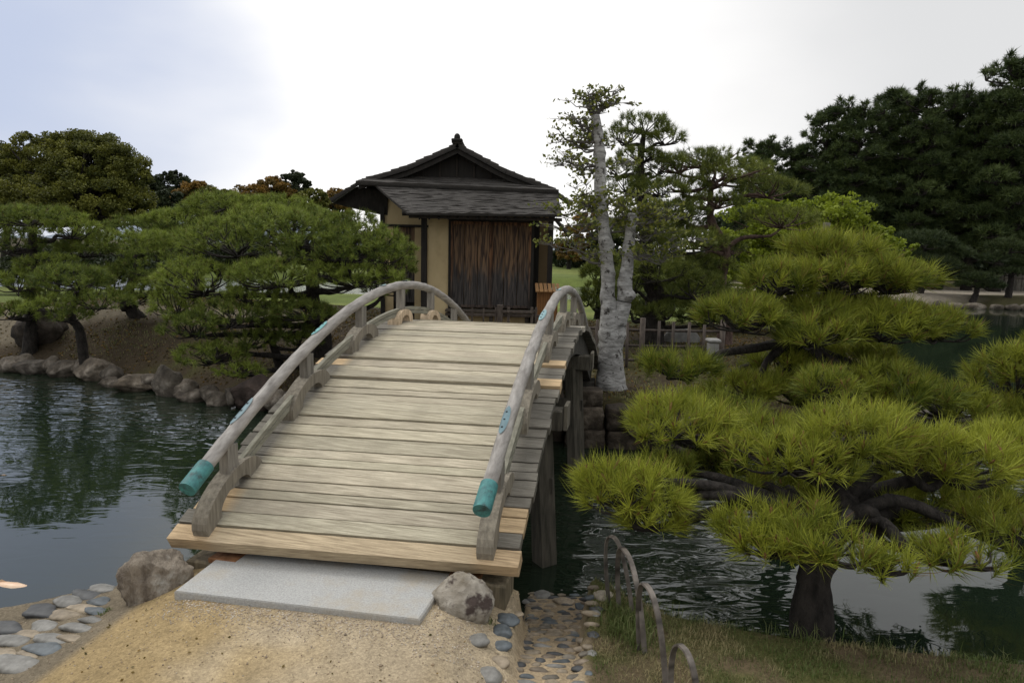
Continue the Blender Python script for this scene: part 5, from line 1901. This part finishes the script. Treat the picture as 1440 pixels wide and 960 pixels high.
def leftkeep(x, y):
    d = sdf(POND, x, y)
    return (d < .04) & (d > -.16) & (rng.random(len(x)) < smooth01((lattice(x, y, .22, 36) - .38) / .15))


scatter_grass('grass', 16000, (-4.5, -1.9), (3.1, 4.6), lambda x, y: rng.uniform(.02, .07, len(x)), lambda x, y: rng.uniform(0, .25, len(x)), leftkeep, .0035)


def weeds(x, y):
    k = np.zeros(len(x), bool)
    for (px, py, r_) in ((690, 884, .05), (622, 878, .03), (148, 858, .04), (600, 872, .02)):
        q_ = G(px, py, 0)
        k |= np.hypot(x - q_[0], y - q_[1]) < r_ * rng.uniform(.2, 1, len(x))
    return k


scatter_grass('grass', 30000, (-2.4, .2), (2.7, 3.6), lambda x, y: rng.uniform(.01, .035, len(x)), lambda x, y: rng.uniform(0, .25, len(x)), weeds, .006)

n = 42000
x, y = rng.uniform(-13, 6.5, n), rng.uniform(8.0, 17, n)
d = sdf(POND, x, y)
k = (d < -.15) & (rng.random(n) < .25 + .75 * smooth01((lattice(x, y, .7, 41) - .4) / .3))
x, y = x[k], y[k]
P = np.stack([x, y, land_h(x, y) + .012], 1)
v, f = leaves(P, .05, rng, flat=.75)
tag(mk('leaf_litter', v, f, M['leaf_autumn'], None, {'tint': (rng.random(len(P)) ** 2 * .6).repeat(4)}), kind='stuff')

def isletkeep(x, y):
    d = sdf(POND, x, y)
    return (d < -.05) & (rng.random(len(x)) < smooth01((lattice(x, y, .5, 44) - .45) / .25))


scatter_grass('grass', 40000, (-9, 6.5), (7.8, 13), lambda x, y: rng.uniform(.02, .07, len(x)), lambda x, y: rng.uniform(0, .7, len(x)), isletkeep, .008)

n = 90
x, y = rng.uniform(-2.0, .0, n), rng.uniform(2.2, 3.25, n)
P = np.stack([x, y, land_h(x, y) + .006], 1)
v, f = leaves(P, .016, rng, flat=.8)
tag(mk('fallen_leaves', v, f, M['leaf_autumn'], None, {'tint': (rng.random(n) ** 2 * .5).repeat(4)}), kind='stuff')

# ------------------------------------------------------------------ koi


def koi(loc, L, rz, label):
    n = 16
    u = np.linspace(0, 1, n)
    wd = np.interp(u, [0, .06, .25, .5, .8, .9, 1], [.02, .07, .115, .105, .04, .03, .005]) * L
    P = np.stack([(u - .5) * L, .03 * L * np.sin(u * 5), np.zeros(n)], 1)
    v, f = tube(P, wd, 12, True, .9)
    mb = MB()
    mb.add(v, f)
    mb.add(np.array([(.42, 0, 0), (.62, .10, .02), (.56, 0, 0), (.62, -.10, .02), (.42, 0, .02)]) * L, [(0, 1, 2), (0, 2, 3), (4, 2, 1), (4, 3, 2)])
    for s in (-1, 1):
        mb.add(np.array([(-.25, s * .09, -.02), (-.12, s * .24, -.03), (-.10, s * .09, -.02)]) * L, [(0, 1, 2)])
    mb.add(np.array([(-.1, 0, .08), (.05, 0, .13), (.2, 0, .06)]) * L, [(0, 1, 2)])
    o = mb.build('koi', M['koi'], None, True, loc)
    o.rotation_euler = (0, 0, rz)
    tag(o, label, 'fish', 'koi in the pond')


q = G(16, 820, WATER)
koi((q[0] - .05, q[1], WATER - .025), .42, 3.0, 'pale orange koi at the surface near the lower left cobbles')
q = G(10, 668, WATER)
koi((q[0] - .05, q[1], WATER - .035), .36, .2, 'faint brown koi farther out at the photo\'s left edge')

# ------------------------------------------------------------------ background: left
rng = np.random.default_rng(707)


def bgbase(px, y):
    q_ = D(px, 360, y)
    return np.array([q_[0], y, hz(q_[0], y) - .1])


b = bgbase(120, 38)
broadleaf('camphor_tree', 'huge round camphor tree with olive-gold foliage at upper left', b, 6, lob([(130, 235, 38, 150, 90), (70, 225, 38.5, 110, 80), (175, 250, 37.5, 80, 80), (120, 285, 37, 180, 90), (60, 290, 37, 150, 90), (180, 300, 37, 70, 70), (110, 210, 38, 90, 44), (30, 260, 38, 110, 90)], b), M['leaf_camphor'], M['bark'], rng, 4600, .13, trunk_r=.4, clumps=150, cl_r=.17)
b = bgbase(10, 41)
broadleaf('evergreen_tree', 'dark evergreen behind the camphor at the photo\'s left edge', b, 6, lob([(5, 240, 41, 90, 80), (-30, 260, 41, 90, 110), (20, 300, 40, 90, 80)], b), M['leaf_dark'], M['bark'], rng, 1700, .2, trunk_r=.35, clumps=80)
FARL = [(238, 262, 62, 60, 40, 'leaf_dark', 'dark pointed evergreen right of the camphor on the skyline'), (275, 275, 60, 60, 36, 'leaf_autumn', 'russet tree right of the dark pointed evergreen, left of the far hill'), (300, 290, 55, 70, 50, 'leaf_camphor', 'olive tree below the russet one on the left skyline'), (235, 300, 50, 60, 60, 'leaf_dark', 'dark tree low beside the camphor\'s right flank'),
        (355, 274, 62, 56, 26, 'leaf_autumn', 'russet tree just right of the far hill'), (385, 268, 64, 56, 34, 'leaf_autumn', 'orange-brown rounded tree left of the tall dark one near the tea house'), (412, 265, 66, 50, 46, 'leaf_dark', 'tall dark tree between the russet trees and the tea house'), (440, 280, 60, 46, 26, 'leaf_camphor', 'olive tree on the skyline close to the tea house roof'),
        (320, 300, 48, 90, 44, 'leaf_dark', 'dark tree above the flat-topped pine on the left'), (475, 280, 70, 50, 26, 'leaf_autumn', 'pale brown tree peeping out left of the tea house eave')]
for k, (px, py, y, w, h, mt, lab) in enumerate(FARL):
    b = bgbase(px, y)
    top_ = [(px, py, y, w, h), (px - w * .3, py + h * .25, y, w * .6, h * .7), (px + w * .3, py + h * .25, y, w * .6, h * .7), (px, py + h * .6, y, w * .9, h * .9), (px + w * .1, py - h * .3, y, w * .45, h * .5)]
    broadleaf('distant_tree', lab, b, max(2, D(px, py, y)[2]), lob(top_, b), M[mt], M['bark'], rng, 1500, .24, group='trees on the left skyline', trunk_r=.25, clumps=60, cl_r=.24)
for k, (px, py, y, w, h, mt, lab) in enumerate([(832, 318, 60, 46, 50, 'leaf_autumn', 'golden-brown tree far off between tea house and pale tree'), (800, 335, 66, 40, 34, 'leaf_autumn', 'small russet tree far off just right of the tea house'), (860, 335, 58, 60, 50, 'leaf_dark', 'dark tree far off behind the pale tree\'s trunk'), (815, 352, 70, 70, 26, 'leaf_dark', 'low dark trees far off above the clipped hedge')]):
    b = bgbase(px, y)
    broadleaf('distant_tree', lab, b, max(2, D(px, py, y)[2]), lob([(px, py, y, w, h), (px - w * .3, py + h * .3, y, w * .6, h * .6), (px + w * .3, py + h * .3, y, w * .6, h * .6), (px, py + h * .7, y, w, h * .7)], b), M[mt], M['bark'], rng, 1100, .26, group='trees beyond the lawn', trunk_r=.25, clumps=40, cl_r=.25)

for k, (px, py, y, w, h, lab) in enumerate([(70, 375, 27, 150, 60, 'dark evergreen thicket behind the open-crowned pine at the left edge'), (185, 372, 29, 130, 54, 'dark evergreen bush behind the leaning pine on the left'), (300, 352, 31, 150, 60, 'dark evergreen bush behind the flat-topped pine')]):
    b = bgbase(px, y)
    broadleaf('evergreen_bush', lab, b, 1.6, lob([(px, py, y, w, h), (px - w * .3, py + h * .2, y, w * .6, h * .8), (px + w * .3, py + h * .2, y, w * .6, h * .8)], b), M['leaf_dark'], M['bark'], rng, 2200, .16, group='bushes behind the left pines', trunk_r=.12, clumps=90, cl_r=.25)

# clipped hedge beyond the lawn
rng = np.random.default_rng(717)
y = 74.0
hx0, hx1 = D(400, 365, y)[0], D(1000, 365, y)[0]
zb4, zt4 = hz(5, y), D(800, 358, y)[2]
n = 9000
P = np.stack([rng.uniform(hx0, hx1, n), y + rng.uniform(-1, 1, n), zb4 + rng.uniform(0, 1, n) ** .7 * (zt4 - zb4)], 1)
P[:n // 3, 2] = zt4 + rng.normal(0, .05, n // 3)
P[n // 3:n * 3 // 4, 1] = y - 1 + rng.normal(0, .08, n * 3 // 4 - n // 3)
v, f = leaves(P, .5, rng)
hd = mk('hedge', v, f, M['leaf_hedge'], None, {'tint': rng.uniform(0, 1, n).repeat(4)})
tag(hd, 'long clipped dark green hedge beyond the lawn', 'hedge')

# ------------------------------------------------------------------ background: right forest
rng = np.random.default_rng(808)


def tall_pine(seed, H, spread, npad):
    rg = np.random.default_rng(seed)
    pads = []
    for k in range(npad):
        u = (k + .5) / npad
        z = H * (.16 + .82 * u)
        rr = spread * (1.0 - .45 * max(0, u - .35) / .65 - .9 * max(0, u - .85)) * rg.uniform(.45, 1.1)
        a = k * 2.4 + rg.uniform(-.4, .4)
        r_ = spread * rg.uniform(.26, .46) * (1.05 - .35 * u)
        pads.append((np.array([math.cos(a) * rr * .62, math.sin(a) * rr * .62, z]), np.array([r_, r_, r_ * .55])))
    for k in range(7):
        a = rg.uniform(0, 6.28)
        q_ = spread * rg.uniform(.1, .6)
        pads.append((np.array([math.cos(a) * q_, math.sin(a) * q_, H * (.99 - .06 * q_ / spread) * rg.uniform(.96, 1.04)]), np.array([spread * .11, spread * .11, H * .04])))
    bend = rg.normal(size=2) * .3
    return pine('forest_pine', 'x', [(0, 0, -.3), (bend[0] * .3, bend[1] * .3, H * .3), (bend[0], bend[1], H * .6), (0, 0, H * .96)], [.28, .22, .15, .05], pads, M['needle_dark'], M['bark'], rg, dens=9, nn=22, L=.42, w=.05, twig_k=7, limb_r=.10, twig_r=.035, a1=1.35, upbias=.35, lo=(0, 1))


protos = []
FT = [  # px, top py, depth, proto, label
    (1075, 196, 46, 0, 'leftmost dark forest pine, pointed and lower than its neighbours'), (1122, 205, 46, 1, 'dark forest pine second from the left, low beside the pointed one'), (1168, 145, 44, 2, 'dark forest pine with a ragged pointed top where the tree line steps up'),
    (1212, 150, 43, 0, 'dark forest pine just right of the ragged pointed one'), (1258, 128, 44, 1, 'broad dark forest pine left of the middle of the wood'), (1305, 126, 42, 2, 'broad dark forest pine in the middle of the wood'), (1350, 128, 43, 0, 'dark forest pine right of the middle of the wood'),
    (1392, 130, 41, 1, 'dark forest pine left of the tallest one'), (1440, 82, 40, 2, 'tallest dark forest pine, at the photo\'s right edge'), (1500, 100, 41, 0, 'dark forest pine beyond the right edge'),
    (1190, 200, 50, 1, 'dark pine in the second rank behind the stepped tree line'), (1240, 190, 51, 2, 'dark pine in the second rank left of the middle'), (1290, 180, 51, 0, 'dark pine in the second rank behind the middle of the wood'), (1335, 185, 50, 1, 'dark pine in the second rank right of the middle'), (1375, 180, 50, 2, 'dark pine in the second rank before the tallest'), (1425, 175, 49, 0, 'dark pine in the second rank behind the tallest'), (1145, 235, 50, 2, 'dark pine in the second rank behind the two low left ones'), (1100, 245, 52, 0, 'dark pine in the second rank at the wood\'s left end')]
PH = [12.0, 12.5, 12.8]
for k in range(3):
    protos.append(tall_pine(900 + k, PH[k], 3.0, 44))
used = set()
for px, py, y, pi, lab in FT:
    q = D(px, py, y)
    zg2 = hz(q[0], y)
    o = protos[pi] if pi not in used else copy_tree(protos[pi])
    used.add(pi)
    s = (q[2] - zg2) / (PH[pi] * 1.03)
    o.location = (q[0], y, zg2 - .1)
    o.scale = (max(.85, s), max(.85, s), s)
    o.rotation_euler = (0, 0, rng.uniform(0, 6.28))
    o['label'] = lab
    o['group'] = 'dark pines of the wood across the right pond'

# dark thicket behind the wood that closes the view
n = 26000
xs = rng.uniform(18, 62, n)
P = np.stack([xs, 60 + rng.uniform(-2, 4, n), rng.uniform(0, 1, n) * (4.2 + 2.2 * lattice(xs, xs * 0, 3.0, 4))], 1)
v, f = leaves(P, .6, rng)
tag(mk('undergrowth', v, f, M['leaf_dark'], None, {'tint': rng.uniform(0, .7, n).repeat(4)}), kind='stuff')

# clipped pines on the sandy far shore
SHP = [(1300, 360, 36, [(1300, 342, 36, 90, 30), (1265, 362, 36, 60, 26), (1335, 358, 36, 60, 30), (1300, 372, 35.6, 80, 26), (1345, 380, 35.6, 40, 20)], 'umbrella-shaped clipped pine on the sandy far shore'),
       (1375, 400, 34.5, [(1372, 392, 34.5, 50, 18), (1392, 402, 34.4, 40, 12), (1358, 400, 34.4, 30, 12)], 'small cloud-clipped pine low on the far beach'),
       (1425, 370, 35, [(1420, 350, 35, 60, 26), (1395, 366, 35, 40, 20), (1445, 372, 34.8, 50, 26), (1420, 384, 34.8, 50, 16)], 'layered clipped pine on the far shore by the right edge')]
for px, py, y, pl, lab in SHP:
    b = bgbase(px, y)
    t1 = D(pl[0][0], pl[0][1], y)
    pine('shore_pine', lab, [b, (b + t1) / 2 + (.15, 0, 0), t1], [.16, .13, .05], padlist(pl), M['needle_far'], M['bark'], rng, dens=30, nn=20, L=.3, w=.028, twig_k=7, limb_r=.07, twig_r=.03, group='clipped pines on the far shore', cat='pine tree')
# shrubs at the back of the beach
for k, (px, py, w, h, lab) in enumerate([(1262, 400, 70, 26, 'rounded dark shrub left of the far beach'), (1300, 398, 50, 20, 'green rounded shrub at the back of the far beach'), (1235, 392, 60, 40, 'dark shrub at the wood\'s edge left of the far beach')]):
    y = 40 + k
    b = bgbase(px, y)
    broadleaf('shrub', lab, b, 1.0, lob([(px, py, y, w, h), (px - w * .25, py + h * .2, y, w * .5, h * .7), (px + w * .25, py + h * .2, y, w * .5, h * .7)], b), M['leaf_hedge'], M['bark'], rng, 3000, .18, cat='shrub', trunk_r=.06, clumps=60, cl_r=.3)
# grey fence at the back of the beach
y = 41.5
xa, xb = D(1388, 405, y)[0], D(1500, 405, y)[0]
fr = empty('brushwood_fence', (xa, y, hz(xa, y)))
tag(fr, 'grey palisade fence at the back of the far beach', 'fence')
m = MB()
k = 0
x = 0
while x < xb - xa:
    w_ = rng.uniform(.10, .2)
    m.box((x, rng.uniform(-.03, .03), .5), (w_ * .85, .12, rng.uniform(1.15, 1.4)), None, np.ones(3) * rng.uniform(1.4, 3.6), .01)
    x += w_
m.build('pales', M['dark_timber'], fr)
m = MB()
m.box(((xb - xa) / 2, -.09, .8), (xb - xa, .05, .08), None, (1.5, 1.4, 1.3))
m.build('rail', M['dark_timber'], fr)
# stone edging of the far right shore
mb = MB()
x = 16.0
while x < 44:
    w_ = rng.uniform(.5, 1.1)
    yy = np.interp(x, [15, 19, 27, 44], [33, 33.5, 32.6, 33.2])
    v, f = rock_mesh((w_ * 1.1, .7, rng.uniform(.4, .62)), int(x * 10), 2, .15, 8, .04)
    mb.add(v + np.array([x, yy + .1, WATER + .08]), f, np.array([.9, .86, .8]) * rng.uniform(.6, 1.4))
    x += w_
tag(mb.build('stone_edging', M['rock_shore'], None, True), 'long row of stones edging the far right shore', 'edging')
